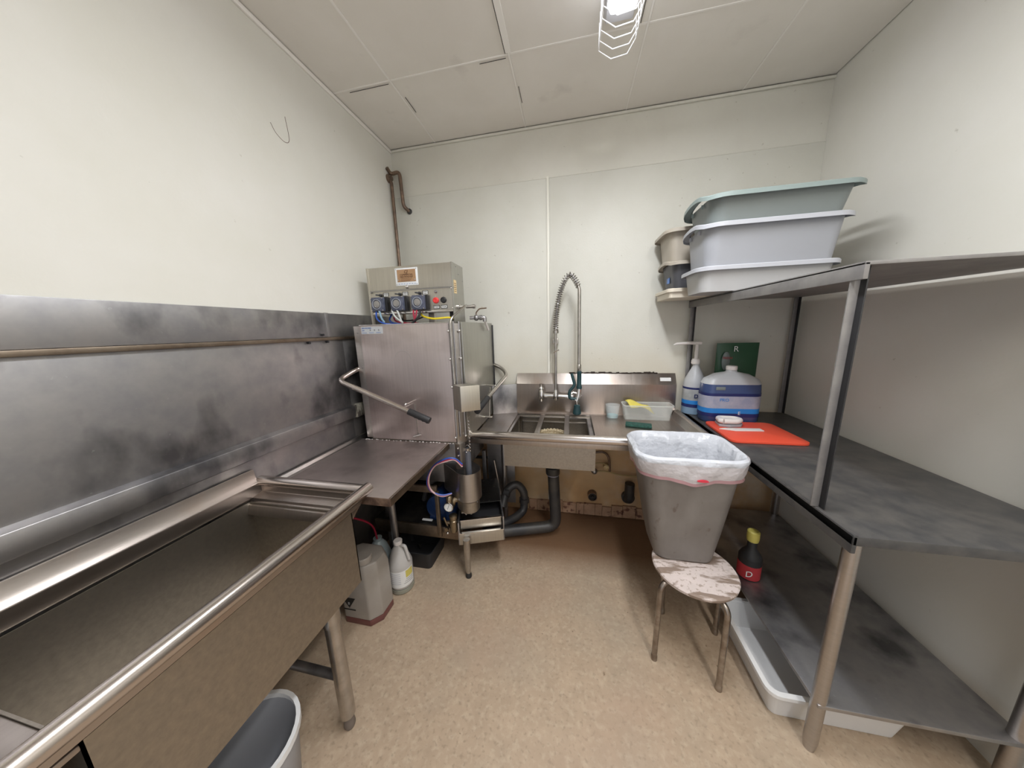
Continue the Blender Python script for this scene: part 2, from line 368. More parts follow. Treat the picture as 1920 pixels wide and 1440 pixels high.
# crumbling base of the wall
bb = MB()
random.seed(3)
x = .98
while x < XW-.05:
    w = random.uniform(.05, .12); h = random.uniform(.085, .11)
    bb.box((x, -.016-random.uniform(0, .003), .006), (min(x+w-.002, XW), -.0002, h)); x += w
M['base'] = mat('stained_skirting', (.34, .20, .12), .7, col2=(.46, .29, .19), scale=14, spots=[(20, (.10, .03, .02), .55, .62, .85, (1, 1, 1))], bump=.6, bscale=60)
bb.build('baseboard_back', M['base'], kind='structure', bevel=.002, smooth=0)

# wall stubs and the plumbing behind the sink
def stub(name, c, r, label):
    t = thing(name, c, label, 'pipe')
    MB().lathe([(r, 0), (r, -.05), (r*.86, -.05), (r*.86, -.02)], (c[0], -.0172 if c[2] < .12 else 0, c[2]), 'y', 20).build('pipe_stub', M['bronze'], t)
    MB().lathe([(r*.8, -.015), (r*.8, -.043), (r*.3, -.043), (r*.3, -.055)], c, 'y', 8).build('plug', M['dark'], t)
stub('capped_pipe', (1.487, 0, .185), .036, 'round dark capped pipe end low on the stained wall under the drainboard')
t = thing('pipe_elbow', (1.74, 0, .20), 'black pipe elbow half hidden behind the grey trash bin', 'pipe')
MB().tube(round_path([(1.755, 0, .19), (1.755, -.06, .19), (1.755, -.06, .33)], .05), .035, 14).build('elbow', M['black_pipe'], t)
MB().lathe([(.048, -.002), (.048, -.03), (.03, -.032)], (1.755, 0, .19), 'y', 20).build('flange', M['black_pipe'], t)
t = thing('water_valve', (1.5, -.03, .40), 'round grey shutoff valve with tan tubes below the drainboard', 'valve')
MB().sphere((1.495, -.055, .41), .024, (1, 1.1, 1)).build('valve_body', M['steel_dark'], t)
MB().tube(smooth_path([(1.5, -.05, .405), (1.58, -.05, .41), (1.68, -.04, .385), (1.80, -.03, .375), (1.95, -.02, .38)]), .006, 8).build('tube', M['cable_tan'], t)
MB().tube(smooth_path([(1.47, -.05, .46), (1.53, -.05, .475), (1.59, -.045, .46), (1.60, -.04, .42)]), .005, 8).build('tube', M['cable_tan'], t)
MB().tube(round_path([(1.46, -.045, .55), (1.56, -.045, .57), (1.60, -.045, .53), (1.61, -.04, .40)], .05), .009, 8).build('tube', M['bronze'], t)
MB().lathe([(.020, -.01), (.021, -.05), (.012, -.055), (.010, -.05)], (1.583, 0, .44), 'y', 8).build('fitting', M['label_cream'], t)
tag(MB().tube([(.3, -.02, .445), (.885, -.02, .455)], .012, 8).build('wall_pipe', M['black_pipe']), 'thin black horizontal pipe on the wall behind the machine stand', 'pipe')

# corner pipes up high on the left
t = thing('corner_pipe', (.03, -.06, 1.3), 'dark bronze pipe dropping down the room corner from a wall flange', 'pipe')
MB().tube(round_path([(.024, -.065, .95), (.024, -.065, 2.575), (-.0, -.065, 2.60)], .03), .0115, 12).build('riser', M['bronze'], t)
MB().lathe([(.028, 0), (.028, .012), (.018, .018), (.018, .03)], (0, -.065, 2.60), 'x', 16).build('flange', M['bronze'], t)
t = thing('bent_pipe', (.02, -.045, 2.6), 'short z-shaped bronze pipe bending from the corner into the back wall', 'pipe')
MB().tube(round_path([(.010, -.085, 2.66), (.012, -.045, 2.635), (.082, -.045, 2.645), (.088, -.040, 2.415), (.112, .0, 2.392)], .03), .0125, 12).build('pipe_run', M['bronze'], t)
MB().lathe([(.020, 0), (.020, -.008), (.013, -.012)], (.112, 0, 2.392), 'y', 14).build('escutcheon', M['black_pipe'], t)

# ------------------------------------------------------------------ caged strip lamp
def strip_lamp(cx, y0, y1, label):
    t = thing('caged_strip_lamp', (cx, (y0+y1)/2, CEIL-.006), label, 'lamp')
    MB().prism([(-.065, 0), (.065, 0), (.055, -.035), (-.055, -.035)], y0, y1, lambda p, s: Vector((cx+p[0], s, CEIL-.006+p[1]))).build('lamp_housing', M['lamp_white'], t, bevel=.004)
    MB().prism([(-.050, -.036), (.050, -.036), (.060, -.062), (.045, -.092), (-.045, -.092), (-.060, -.062)], y0-.10, y1+.02, lambda p, s: Vector((cx+p[0], s, CEIL-.006+p[1]))).build('lit_diffuser', M['glow'], t, bevel=.008)
    prof = [(-.080, -.02), (-.080, -.122), (-.028, -.160), (.038, -.153), (.072, -.102), (.070, -.02)]
    n = 28
    for k in range(n):
        y = y0+.004 + (y1-y0-.008)*k/(n-1)
        MB().tube([(cx+p[0], y, CEIL-.006+p[1]) for p in prof], .0020, 6).build('guard_wire', M['wire'], t)
    for p in (prof[1], prof[4]):
        MB().tube([(cx+p[0], y0, CEIL-.006+p[1]), (cx+p[0], y1, CEIL-.006+p[1])], .0020, 6).build('guard_rail', M['wire'], t)
strip_lamp(1.50, -.62, -1.86, 'white ceiling strip lamp in an angular wire guard, lit')

# ------------------------------------------------------------------ steel cladding on the left wall
t = thing('wall_cladding', (0, -.9, .86), 'grimy grey stainless sheets covering the left wall above the dish table', 'wall cladding')
B((0.0002, -3.0, 1.487), (.012, -.02, 1.615)).build('upper_sheet', M['steel_dark'], t, bevel=.002)
B((0.0002, -.715, .87), (.007, -.02, 1.478)).build('lower_sheet', M['steel_dark'], t, bevel=.001)
B((0.0002, -3.0, .87), (.009, -.718, 1.478)).build('lower_sheet', M['steel_dark'], t, bevel=.001)
B((0.0002, -3.0, .002), (.006, -.02, .866)).build('base_sheet', M['steel_dark'], t, bevel=.001)
B((0.0002, -.82, 1.488), (.0145, -.80, 1.617)).build('cover_strip', M['steel_dark'], t, bevel=.002)
B((0.0002, -3.0, 1.470), (.022, -.03, 1.486)).build('ledge', M['brown_steel'], t, bevel=.003)
MB().prism([(.0, 0), (.03, .012), (.034, .045), (.028, .075), (0, .085)], -3.0, -.72, lambda p, s: Vector((.008+p[0]*.9, s, .995+p[1]))).build('bumper_rail', M['steel_dark'], t, bevel=.002)
M['corroded'] = mat('corroded_steel', (.42, .40, .33), .6, .5, col2=(.08, .07, .06), scale=22, stretch=(1, 1, .4), bump=.5, lo=.42, hi=.56)
B((0.008, -.718, 1.0), (.040, -.60, 1.078)).build('rail_end', M['corroded'], t, bevel=.004)
for y, z in ((-.86, 1.50), (-.835, 1.462), (-.95, 1.462)):
    MB().lathe([(.006, .001), (.006, .024)], (0, y, z), 'x', 10).build('screw', M['black'], t)

# ------------------------------------------------------------------ dish table
t = thing('dish_table', (.33, -.98, 0), 'grimy stainless side table running from the dish machine to the front-left sink', 'table')
B((.046, -1.275, .852), (.618, -.705, .860)).build('tabletop', M['steel_table'], t, bevel=.002)
MB().prism([(.014, .852), (.05, .852), (.05, .861), (.036, .862), (.028, .876), (.014, .876)], -1.275, -.705, lambda p, s: Vector((p[0], s, p[1]))).build('wall_lip', M['steel'], t, bevel=.002)
B((.613, -1.275, .826), (.621, -.705, .861)).build('side_edge', M['brown_steel'], t, bevel=.001)
M['rust_edge'] = mat('rusty_edge', (.20, .13, .09), .6, .5, col2=(.07, .04, .03), scale=25, bump=.6)
B((.05, -1.279, .826), (.621, -1.272, .859)).build('front_edge', M['rust_edge'], t, bevel=.001)
MB().lathe([(.016, .05), (.02, .06), (.02, .82)], (.264, -.80, 0), 'z', 14).build('leg', M['steel_dark'], t)
MB().lathe([(.018, 0), (.012, .055)], (.264, -.80, 0), 'z', 12).build('foot', M['black'], t)
MB().tube([(.05, -1.0, .845), (.61, -1.0, .845)], .010, 6).build('brace', M['steel_dark'], t)
B((.6205, -1.275, .8565), (.6225, -.705, .8612)).build('edge_bead', M['chrome'], t, smooth=0)
# food residue along the seam with the machine
random.seed(5); cr = MB()
for k in range(60):
    x = .08+.58*random.random()**random.choice((.35, 3)); cr.sphere((x, -.712-random.random()*.008, .862), random.uniform(.001, .0040), (1.6, 1, .5), 5)
cr.build('lime_crust', M['cap_white'], t, kind='stuff')

# ------------------------------------------------------------------ corner dishwasher
t = thing('dishwasher', (.38, -.38, 0), 'boxy stainless corner dish machine with lift doors and control box on top', 'dishwasher')
DW = t
MB().prism([(.10, -.685), (.655, -.685), (.70, -.64), (.70, -.05), (.10, -.05)], .845, 1.50, lambda p, s: Vector((p[0], p[1], s))).build('body', M['steel_side'], t, bevel=.004)
MB().prism([(.09, -.66), (.64, -.66), (.68, -.62), (.68, -.06), (.09, -.06)], 1.50, 1.53, lambda p, s: Vector((p[0], p[1], s))).build('hood_top', M['steel'], t, bevel=.008)
# front door
d = B((.120, -.704, .864), (.664, -.690, 1.545)).build('door', M['steel_door'], t, bevel=.003)
B((.118, -.706, 1.543), (.662, -.684, 1.548)).build('door_hem', M['chrome'], d, bevel=.001)
B((.074, -.697, .866), (.119, -.686, 1.542)).build('side_flange', M['steel'], t, bevel=.002)
for z in (1.505, 1.30, 1.14):
    MB().sphere((.098, -.700, z), .0035, seg=8).build('rivet', M['steel_dark'], t)
# right door
d2 = B((.708, -.652, .866), (.722, -.03, 1.548)).build('door', M['steel_side'], t, bevel=.003)
B((.712, -.034, .87), (.730, -.022, 1.535)).build('door_seal', M['black'], d2, bevel=.002)
# sticker on the front door
st = B((.130, -.7052, 1.497), (.268, -.7042, 1.537)).build('sticker', M['label_grey'], t, bevel=0, smooth=0)
text('DISH MACHINE', 'sticker_text', .009, M['ink_blue'], st, (.135, -.7058, 1.529), (1, 0, 0), (0, 0, 1), align='LEFT')
text('wash', 'sticker_text', .008, M['ink_blue'], st, (.135, -.7058, 1.517), (1, 0, 0), (0, 0, 1), align='LEFT')
for k in range(3):
    MB().lathe([(.004, 0), (.004, -.0006)], (.19+.027*k, -.7054, 1.518), 'y', 12).build('sticker_dot', M['steel_dark'], st)
    B((.135+.045*k, -.7056, 1.5025), (.165+.045*k, -.7053, 1.5045)).build('sticker_line', M['ink_blue'], st, smooth=0)
# scratched ring on the door
sc_ = MB(); ar = [arc((.375, y_, 1.345), r_, rad(5), rad(165), 24, (1, 0, 0), (0, 0, 1)) for r_, y_ in ((.049, -.7041), (.0505, -.7043), (.0535, -.7043), (.055, -.7041))]
sc_.loft(ar, cap=False, closed=False); sc_.build('polished_scratch', mat('rubbed_steel', (.60, .55, .54), .48, 1.0), d, smooth=0)
# corner posts and guides between the doors
MB().prism([(.660, -.700), (.675, -.712), (.716, -.668), (.704, -.654)], .86, 1.54, lambda p, s: Vector((p[0], p[1], s))).build('corner_post', M['steel'], t, bevel=.002)
for a in ((.676, -.716), (.692, -.700), (.712, -.672)):
    MB().lathe([(.0045, .90), (.0045, 1.55)], (a[0], a[1], 0), 'z', 8).build('guide_rod', M['steel_dark'], t)
for z in (1.50, 1.35, 1.195, .90):
    for a in ((.670, -.722), (.716, -.682)):
        MB().sphere((a[0], a[1], z), .0078, seg=8).build('bolt', M['chrome'], t)
MB().prism([(.655, -.712), (.690, -.722), (.712, -.690), (.690, -.675)], .702, .862, lambda p, s: Vector((p[0], p[1], s))).build('lower_post', M['steel'], t, bevel=.002)
for z in (.835, .79, .745):
    MB().sphere((.678, -.722, z), .005, seg=8).build('bolt', M['chrome'], t)
# wrap-around rod
MB().tube(round_path([(.70, -.50, 1.640), (.735, -.60, 1.640), (.690, -.735, 1.560), (.690, -.735, 1.20)], .03), .0065, 10).build('safety_rod', M['tube'], t)
# handles
h = MB().tube(round_path([(.10, -.60, 1.31), (.062, -.70, 1.292), (.045, -.83, 1.248), (.470, -.82, 1.072)], .045, 8), .0145, 14).build('handle', M['steel_roll'], t)
MB().tube([(.452, -.82, 1.079), (.572, -.82, 1.030)], .0185, 14, radii=None).build('grip', M['black'], h, bevel=.003)
for k in range(4):
    MB().sphere((.490+.022*k, -.822, 1.050-.009*k), .0085, seg=8).build('grip_rib', M['black'], h)
h = MB().tube(round_path([(.722, -.02, 1.235), (.80, -.05, 1.205), (.842, -.10, 1.165), (.800, -.50, 1.078)], .055, 8), .0135, 14).build('handle', M['tube'], t)
MB().tube([(.802, -.49, 1.081), (.782, -.655, 1.038)], .0178, 14).build('grip', M['black'], h, bevel=.003)
MB().tube([(.722, -.255, 1.118), (.80, -.285, 1.118)], .004, 8).build('link_pin', M['chrome'], t)
MB().sphere((.80, -.285, 1.118), .008, seg=8).build('bolt', M['chrome'], t)
MB().tube([(.765, -.30, 1.11), (.760, -.33, .91)], .004, 8).build('link_rod', M['tube'], t)
MB().tube([(.722, -.34, .91), (.785, -.34, .91)], .0055, 8).build('link_pin', M['chrome'], t)
for x, z in ((.425, 1.112), (.400, 1.088)):
    MB().tube([(x, -.704, z), (x, -.80, z)], .004, 8).build('link_pin', M['chrome'], t)
    MB().sphere((x, -.80, z), .0075, seg=8).build('bolt', M['chrome'], t)
B((.422, -.710, .905), (.430, -.7045, 1.09)).build('link_strip', M['steel'], t, bevel=.001)
MB().tube([(.40, -.712, .89), (.45, -.712, .905)], .0055, 8).build('link_pin', M['chrome'], t)
# lower body, below the wash level
B((.10, -.63, .56), (.62, -.06, .845)).build('wash_tank', M['steel_dark'], t, bevel=.006)

# control box
cb = MB().prism([(.105, -.55), (.640, -.55), (.640, -.385), (.105, -.385)], 1.618, 1.885, lambda p, s: Vector((p[0], p[1], s))).build('control_box', M['steel_box'], t, bevel=.003)
B((.106, -.5535, 1.752), (.6385, -.5505, 1.883)).build('upper_door_panel', M['steel_box'], cb, bevel=.0015)
B((.104, -.556, 1.7465), (.640, -.5505, 1.7505)).build('panel_seam', M['steel_dark'], cb, smooth=0)
B((.100, -.553, 1.612), (.642, -.545, 1.624)).build('lower_lip', M['chrome'], cb, bevel=.002)
B((.636, -.556, 1.545), (.646, -.385, 1.886)).build('side_sheet', M['steel_side'], cb, bevel=.003)
B((.094, -.556, 1.535), (.108, -.54, 1.885)).build('side_leg', M['steel_box'], cb, bevel=.002)
B((.40, -.40, 1.53), (.44, -.37, 1.63)).build('standoff', M['steel'], cb, bevel=.002)
B((.12, -.40, 1.53), (.16, -.37, 1.63)).build('standoff', M['steel'], cb, bevel=.002)
B((.588, -.50, 1.56), (.63, -.44, 1.618)).build('drain_solenoid', M['black'], cb, bevel=.008)
for x in (.112, .634):
    for z in (1.742, 1.632):
        MB().sphere((x, -.5565, z), .004, seg=8).build('screw', M['chrome'], cb)
# name plate
pl = B((.287, -.5575, 1.772), (.432, -.5536, 1.871)).build('plate_frame', M['plate_white'], cb, bevel=.0035)
npl = B((.301, -.5592, 1.793), (.420, -.5577, 1.862)).build('name_plate', M['plate_gold'], cb, bevel=.0008)
text('CJ', 'plate_text', .024, M['ink_brown'], cb, (.357, -.5597, 1.848), (1, 0, 0), (0, 0, 1), shear=.35)
text('COMMERCIAL', 'plate_text', .0135, M['ink_brown'], cb, (.361, -.5597, 1.832), (1, 0, 0), (0, 0, 1))
text('DISHWASHER', 'plate_text', .0135, M['ink_brown'], cb, (.361, -.5597, 1.820), (1, 0, 0), (0, 0, 1))
for k, z in enumerate((1.8105, 1.8035, 1.797)):
    B((.325, -.5596, z-.0009), (.395-.006*k, -.5592, z+.0009)).build('plate_line', M['ink_brown'], cb, smooth=0)
for x in (.308, .414):
    MB().sphere((x, -.560, 1.803), .0042, seg=8).build('screw', M['chrome'], cb)
for k in range(7):
    B((.305+.017*k, -.5581, 1.7805), (.315+.017*k, -.5575, 1.7825)).build('frame_text', M['ink_blue'], pl, smooth=0)
for x in (.294, .425):
    for z in (1.779, 1.864):
        MB().sphere((x, -.558, z), .0025, seg=6).build('screw', M['steel_dark'], pl)
MB().lathe([(.011, 0), (.011, -.006), (.007, -.012), (.004, -.013)], (.357, -.5536, 1.765), 'y', 18).build('key_lock', M['chrome'], cb)
# toggles, their labels, pilot light, buttons
for k, (x, s) in enumerate(((.171, 'WASH'), (.300, 'RINSE'), (.430, 'SOAP'))):
    g = MB().lathe([(.0085, 0), (.0085, -.010), (.005, -.014)], (x+.004, -.5505, 1.7245), 'y', 12).build('toggle_switch', M['black'], cb)
    MB().tube([(x+.004, -.560, 1.7245), (x-.014, -.578, 1.7265)], .004, 8).build('toggle_lever', M['black'], g)
    lb = B((x+.020, -.5518, 1.7165), (x+.056, -.5505, 1.738)).build('switch_label', M['ink_black'], cb, smooth=0)
    B((x+.0245, -.5525, 1.717), (x+.0535, -.5518, 1.7355)).build('label_face', M['label_white'], lb, smooth=0)
    text(s, 'label_text', .0085, M['ink_black'], lb, (x+.039, -.5528, 1.730), (1, 0, 0), (0, 0, 1))
    B((x+.030, -.5528, 1.7195), (x+.048, -.5525, 1.7215)).build('label_line', M['ink_black'], lb, smooth=0)
MB().lathe([(.0085, 0), (.0085, -.006), (.0055, -.010)], (.535, -.5505, 1.728), 'y', 14).build('pilot_light', M['steel_dark'], cb)
for x, mt, s in ((.533, M['red'], 'START'), (.581, M['black'], 'STOP')):
    MB().lathe([(.0175, 0), (.0175, -.006), (.0155, -.014), (.010, -.016), (.009, -.014)], (x, -.5505, 1.6785), 'y', 20).build('push_button', mt, cb)
    MB().sphere((x, -.552, 1.7015), .0028, seg=6).build('screw', M['chrome'], cb)
    lb = B((x-.0195, -.5518, 1.6305), (x+.0195, -.5505, 1.6515)).build('button_label', M['ink_black'], cb, smooth=0)
    B((x-.0165, -.5525, 1.634), (x+.0165, -.5518, 1.648)).build('label_face', M['label_white'], lb, smooth=0)
    text(s, 'label_text', .0105, M['ink_black'], lb, (x, -.5528, 1.641), (1, 0, 0), (0, 0, 1), bold=.0002)
# dosing pumps
for k, x in enumerate((.172, .302, .436)):
    z = 1.669
    b0 = B((x-.046, -.575, z-.043), (x+.056, -.5505, z+.043)).build('pump_base', M['black'], cb, bevel=.004)
    B((x-.041, -.596, z-.041), (x+.043, -.575, z+.041)).build('pump_cover', M['pump_head'], b0, bevel=.006)
    MB().lathe([(.030, -.596), (.030, -.601), (.026, -.601), (.026, -.596)], (x, 0, z), 'y', 24, cap=False).build('roller_ring', M['pump_ring'], b0)
    MB().lathe([(.021, -.596), (.021, -.599), (.018, -.600)], (x, 0, z), 'y', 20).build('roller_disc', M['steel_dark'], b0)
    for dx in (-.035, .037):
        for dz in (-.035, .035):
            MB().sphere((x+dx, -.597, z+dz), .0035, seg=6).build('screw', M['chrome'], b0)
    MB().sphere((x-.008, -.60, z-.012), .003, seg=6).build('screw', M['chrome'], b0)
# yellow notice on the side of the box
nb = B((.6462, -.545, 1.715), (.6470, -.505, 1.790)).build('side_notice', M['label_cream'], cb, smooth=0)
for k in range(5):
    B((.6470, -.540, 1.725+.011*k), (.6473, -.512, 1.728+.011*k)).build('notice_line', M['ink_brown'], nb, smooth=0)
for y, z in ((-.50, 1.868), (-.465, 1.83), (-.40, 1.80), (-.545, 1.748)):
    MB().sphere((.647, y, z), .003, seg=6).build('screw', M['steel_dark'], cb)
MB().lathe([(.015, 0), (.015, .012), (.009, .018), (.009, .03)], (.645, -.50, 1.640), 'x', 12).build('conduit_nut', M['chrome'], cb)
# hoses under the control box
def hose(pts, r, mt, name='hose', par=None, n=6): return MB().tube(smooth_path(pts, n), r, 8).build(name, mt, par or DW)
hose([(.155, -.585, 1.630), (.165, -.60, 1.585), (.21, -.60, 1.556), (.27, -.55, 1.550)], .0050, M['hose_blue'])
hose([(.180, -.590, 1.630), (.195, -.60, 1.590), (.205, -.59, 1.562)], .0062, M['hose_lblue'])
hose([(.205, -.50, 1.620), (.215, -.55, 1.575), (.27, -.56, 1.553), (.33, -.5, 1.555)], .0050, M['hose_blue'])
hose([(.262, -.590, 1.630), (.290, -.60, 1.590), (.335, -.60, 1.556)], .0055, M['hose_clear'])
hose([(.298, -.590, 1.630), (.318, -.60, 1.590), (.322, -.59, 1.556)], .0055, M['hose_clear'])
hose([(.215, -.48, 1.625), (.235, -.53, 1.580), (.30, -.55, 1.558), (.38, -.5, 1.553)], .0050, M['hose_red'])
hose([(.225, -.46, 1.61), (.28, -.5, 1.575), (.36, -.5, 1.575), (.42, -.5, 1.592)], .0045, M['black'])
hose([(.402, -.585, 1.630), (.405, -.595, 1.600), (.410, -.590, 1.556)], .0055, M['hose_red'])
hose([(.425, -.590, 1.625), (.420, -.60, 1.590), (.40, -.60, 1.550)], .0050, M['hose_red'])
hose([(.448, -.595, 1.622), (.440, -.60, 1.588), (.395, -.60, 1.552)], .0075, M['black'])
hose([(.400, -.50, 1.622), (.450, -.57, 1.592), (.52, -.58, 1.574), (.60, -.55, 1.578), (.63, -.50, 1.57)], .0058, M['yellow'])
# ball valve on the right of the machine
t = thing('ball_valve', (.70, -.28, 1.58), 'grey ball valve with lever handle and elbow behind the control box', 'valve')
MB().tube([(.646, -.30, 1.582), (.735, -.28, 1.582)], .012, 12).build('valve_body', M['steel_dark'], t)
MB().sphere((.688, -.29, 1.582), .020, seg=12).build('ball_housing', M['steel_dark'], t)
MB().lathe([(.017, -.008), (.017, .008)], (.718, -.285, 1.582), 'x', 8).build('hex_nut', M['steel_dark'], t)
MB().tube(round_path([(.688, -.29, 1.595), (.688, -.29, 1.615), (.712, -.29, 1.640), (.762, -.29, 1.642)], .012), .0042, 8).build('lever', M['bronze'], t)
MB().tube(round_path([(.730, -.28, 1.582), (.742, -.275, 1.582), (.742, -.275, 1.555)], .01), .013, 12).build('elbow', M['steel_dark'], t)
MB().tube([(.742, -.275, 1.560), (.742, -.20, 1.50)], .008, 10).build('white_tube', M['cap_white'], t)
tag(MB().lathe([(.010, 0), (.010, .045), (.013, .046), (.013, .062)], (.6465, -.36, 1.650), 'x', 14).build('pipe_nipple', M['steel']), 'short steel pipe nipple sticking out of the control box side', 'pipe')

# float box on the corner
t = thing('float_cover', (.70, -.73, 1.05), 'plain steel box cover mounted cornerwise on the front post', 'cover box')
bx = [(.636, -.800), (.762, -.800), (.815, -.70), (.70, -.70)]
bx = [(.690, -.757), (.750, -.806), (.838, -.752), (.76, -.700)]
MB().prism(bx, 1.078, 1.215, lambda p, s: Vector((p[0], p[1], s))).build('cover', M['steel_box'], t, bevel=.0022)
B((.70, -.735, 1.09), (.74, -.70, 1.20)).build('mount_bracket', M['steel'], t, bevel=.002)
ch = thing('bead_chain', (.765, -.765, .84), 'thin metal chain hanging below the steel box cover', 'chain')
MB().tube([Vector((.766, -.757, 1.078)) + Vector((.008*cos(k*pi/3), .008*sin(k*pi/3), -.0012*k)) for k in range(52)], .0016, 5).build('spring', M['tube'], ch)
z = 1.012; k = 0
while z > .835:
    MB().lathe([(.0035, -.001), (.0058, 0), (.0035, .001)], (.764-.0, -.757, z), 'x' if k % 2 else 'y', 8).build('link', M['tube'], ch); z -= .0095; k += 1
# standpipe in the scrap cup
t = thing('overflow_pipe', (.735, -.66, .56), 'grey upright overflow pipe standing in the steel scrap cup', 'pipe')
MB().lathe([(.0175, .56), (.0175, .822), (.0125, .822), (.0125, .80)], (.722, -.682, 0), 'z', 18).build('pipe_body', mat('slate_grey_pipe', (.10, .105, .125), .4), t)
MB().lathe([(.0190, .812), (.0190, .826), (.0130, .826), (.0130, .812)], (.722, -.682, 0), 'z', 18, cap=False).build('pipe_collar', M['tube'], t)
MB().sphere((.722, -.700, .805), .0045, seg=8).build('rivet', M['chrome'], t)
MB().tube(smooth_path([(.709, -.682, .826), (.715, -.682, .84), (.729, -.682, .84), (.735, -.682, .826)]), .0016, 6).build('ring', M['chrome'], t)

# ------------------------------------------------------------------ scrap accumulator: oblong cup, stand, drawer
t = thing('scrap_cup', (.72, -.64, .43), 'oblong stainless scrap cup with cylindrical base below the machine corner', 'scrap collector')
def stadium(c0, c1, r, z, n=12):
    c0, c1 = Vector(c0), Vector(c1); d = (c1-c0).normalized(); nrm = Vector((-d.y, d.x)); out = []
    for c, s in ((c1, 1), (c0, -1)):
        for k in range(n+1):
            a = -pi/2 + pi*k/n; v = c + s*r*(cos(a)*d + sin(a)*nrm); out.append(Vector((v.x, v.y, z)))
    return out
A0, A1 = (.585, -.575), (.717, -.682)
c = MB(); rings = [stadium(A0, A1, .074, .690), stadium(A0, A1, .074, .515), stadium((.66, -.637), A1, .060, .500), stadium((.67, -.645), A1, .056, .500)]
c.loft(rings, cap=False); c.loft([stadium(A0, A1, .074, .690), stadium(A0, A1, .071, .690), stadium(A0, A1, .070, .53), stadium(A0, A1, .02, .53)], cap=False)
c.build('cup_wall', M['steel'], t)
MB().loft([stadium((.685, -.656), A1, .058, .515), stadium((.685, -.656), A1, .058, .435), stadium((.685, -.656), A1, .048, .425), ]).build('cup_base', M['steel_bowl'], t)
MB().lathe([(.056, .423), (.056, .431)], (.703, -.671, 0), 'z', 24).build('base_ring', M['chrome'], t)
for k in range(4):
    a = rad(200+35*k); MB().sphere((.703+.05*cos(a), -.671+.05*sin(a), .419), .007, seg=6).build('clamp_bolt', M['steel_dark'], t)
MB().sphere((.775, -.712, .50), .004, seg=6).build('rivet', M['steel_dark'], t)
MB().tube(round_path([(.68, -.66, .48), (.615, -.68, .49), (.600, -.70, .455)], .03), .024, 14).build('elbow', M['brass'], t)

# stand
t = thing('machine_stand', (.40, -.40, 0), 'tarnished steel understand with dark tray below the dish machine', 'stand')
B((.04, -.690, .205), (.655, -.676, .285)).build('bottom_rail', M['brown_steel'], t, bevel=.002)
B((.02, -.672, .262), (.70, -.10, .270)).build('lower_tray', M['dark'], t, bevel=.002)
B((.496, -.705, .235), (.512, -.691, .575)).build('upright', M['brown_steel'], t, bevel=.002)
B((.512, -.720, .235), (.530, -.705, .545)).build('upright_flange', M['brown_steel'], t, bevel=.002)
B((.10, -.708, .528), (.515, -.694, .572)).build('upper_rail', M['brown_steel'], t, bevel=.002)
B((.665, -.118, .12), (.885, -.112, .845)).build('dark_back_sheet', M['steel_dark'], t, bevel=.001)  # dark sheet added to darken the view past the stand
M['plate_dark'] = steel('dark_plate', (.15, .145, .14), .35, (1, 1, 1), col2=(.09, .085, .08), blotch=[(50, (.5, .5, .48), .62, .7, .5, (1, 1, 1))])
d20 = Matrix.Translation((.655, -.735, 0)) @ Matrix.Rotation(rad(19), 4, 'Z')
B((0, 0, .208), (.272, .010, .282), d20).build('lower_front_plate', M['steel_box'], t, bevel=.003)
B((0, -.001, .280), (.272, .016, .286), d20).build('plate_hem', M['chrome'], t, bevel=.001)
dr = B((.008, .030, .292), (.262, .040, .352), d20).build('drawer_front', M['steel_box'], t, bevel=.003)
B((.006, .026, .350), (.264, .044, .356), d20).build('drawer_hem', M['chrome'], dr, bevel=.001)
B((.268, .0, .21), (.276, .42, .372), d20).build('side_plate', M['steel_dark'], t, bevel=.002)
B((-.006, .0, .21), (.002, .42, .360), d20).build('side_plate', M['steel_dark'], t, bevel=.002)
B((.0, .05, .30), (.27, .42, .304), d20).build('drawer_floor', M['black'], t, bevel=.001)
B((.05, .16, .374), (.27, .46, .380), d20).build('top_plate', M['plate_dark'], t, bevel=.001)
MB().lathe([(.013, .03), (.0165, .06), (.021, .20), (.021, .262)], (.702, -.742, 0), 'z', 16).build('leg', M['tube'], t)
MB().lathe([(.018, 0), (.020, .012), (.013, .032)], (.702, -.742, 0), 'z', 10).build('foot', M['black'], t)
for p in ((.10, -.62), (.10, -.12), (.66, -.12)):
    MB().lathe([(.014, .0), (.020, .05), (.020, .262)], (p[0], p[1], 0), 'z', 12).build('leg', M['steel_dark'], t)
for p in ((.10, -.62), (.10, -.12), (.64, -.12)):
    B((p[0]-.015, p[1]-.015, .27), (p[0]+.015, p[1]+.015, .56)).build('upright', M['steel_dark'], t, bevel=.002)

# wash pump
t = thing('wash_pump', (.46, -.55, .27), 'blue electric pump on the dark tray behind the upright', 'pump')
MB().lathe([(.06, -.03), (.088, -.02), (.092, .0), (.092, .15), (.075, .17), (.04, .175)], (.475, -.60, .365), 'y', 24).build('motor', M['bluepump'], t)
B((.40, -.615, .27), (.55, -.47, .30)).build('pump_foot', M['bluepump'], t, bevel=.006)
B((.535, -.655, .275), (.585, -.50, .47)).build('pump_volute', M['bluepump'], t, bevel=.018)
B((.36, -.645, .281), (.43, -.63, .288), Matrix.Rotation(rad(0), 4, 'Z')).build('spec_tag', M['label_white'], t, bevel=.001)
# drain hoses in the gloom
t = thing('drain_hose', (.30, -.45, .3), 'dark grey hose sagging in the gloom below the dish table', 'hose')
MB().tube(smooth_path([(.52, -.50, .53), (.42, -.48, .50), (.32, -.46, .42), (.27, -.45, .30)]), .016, 10).build('hose_run', M['steel_dark'], t)
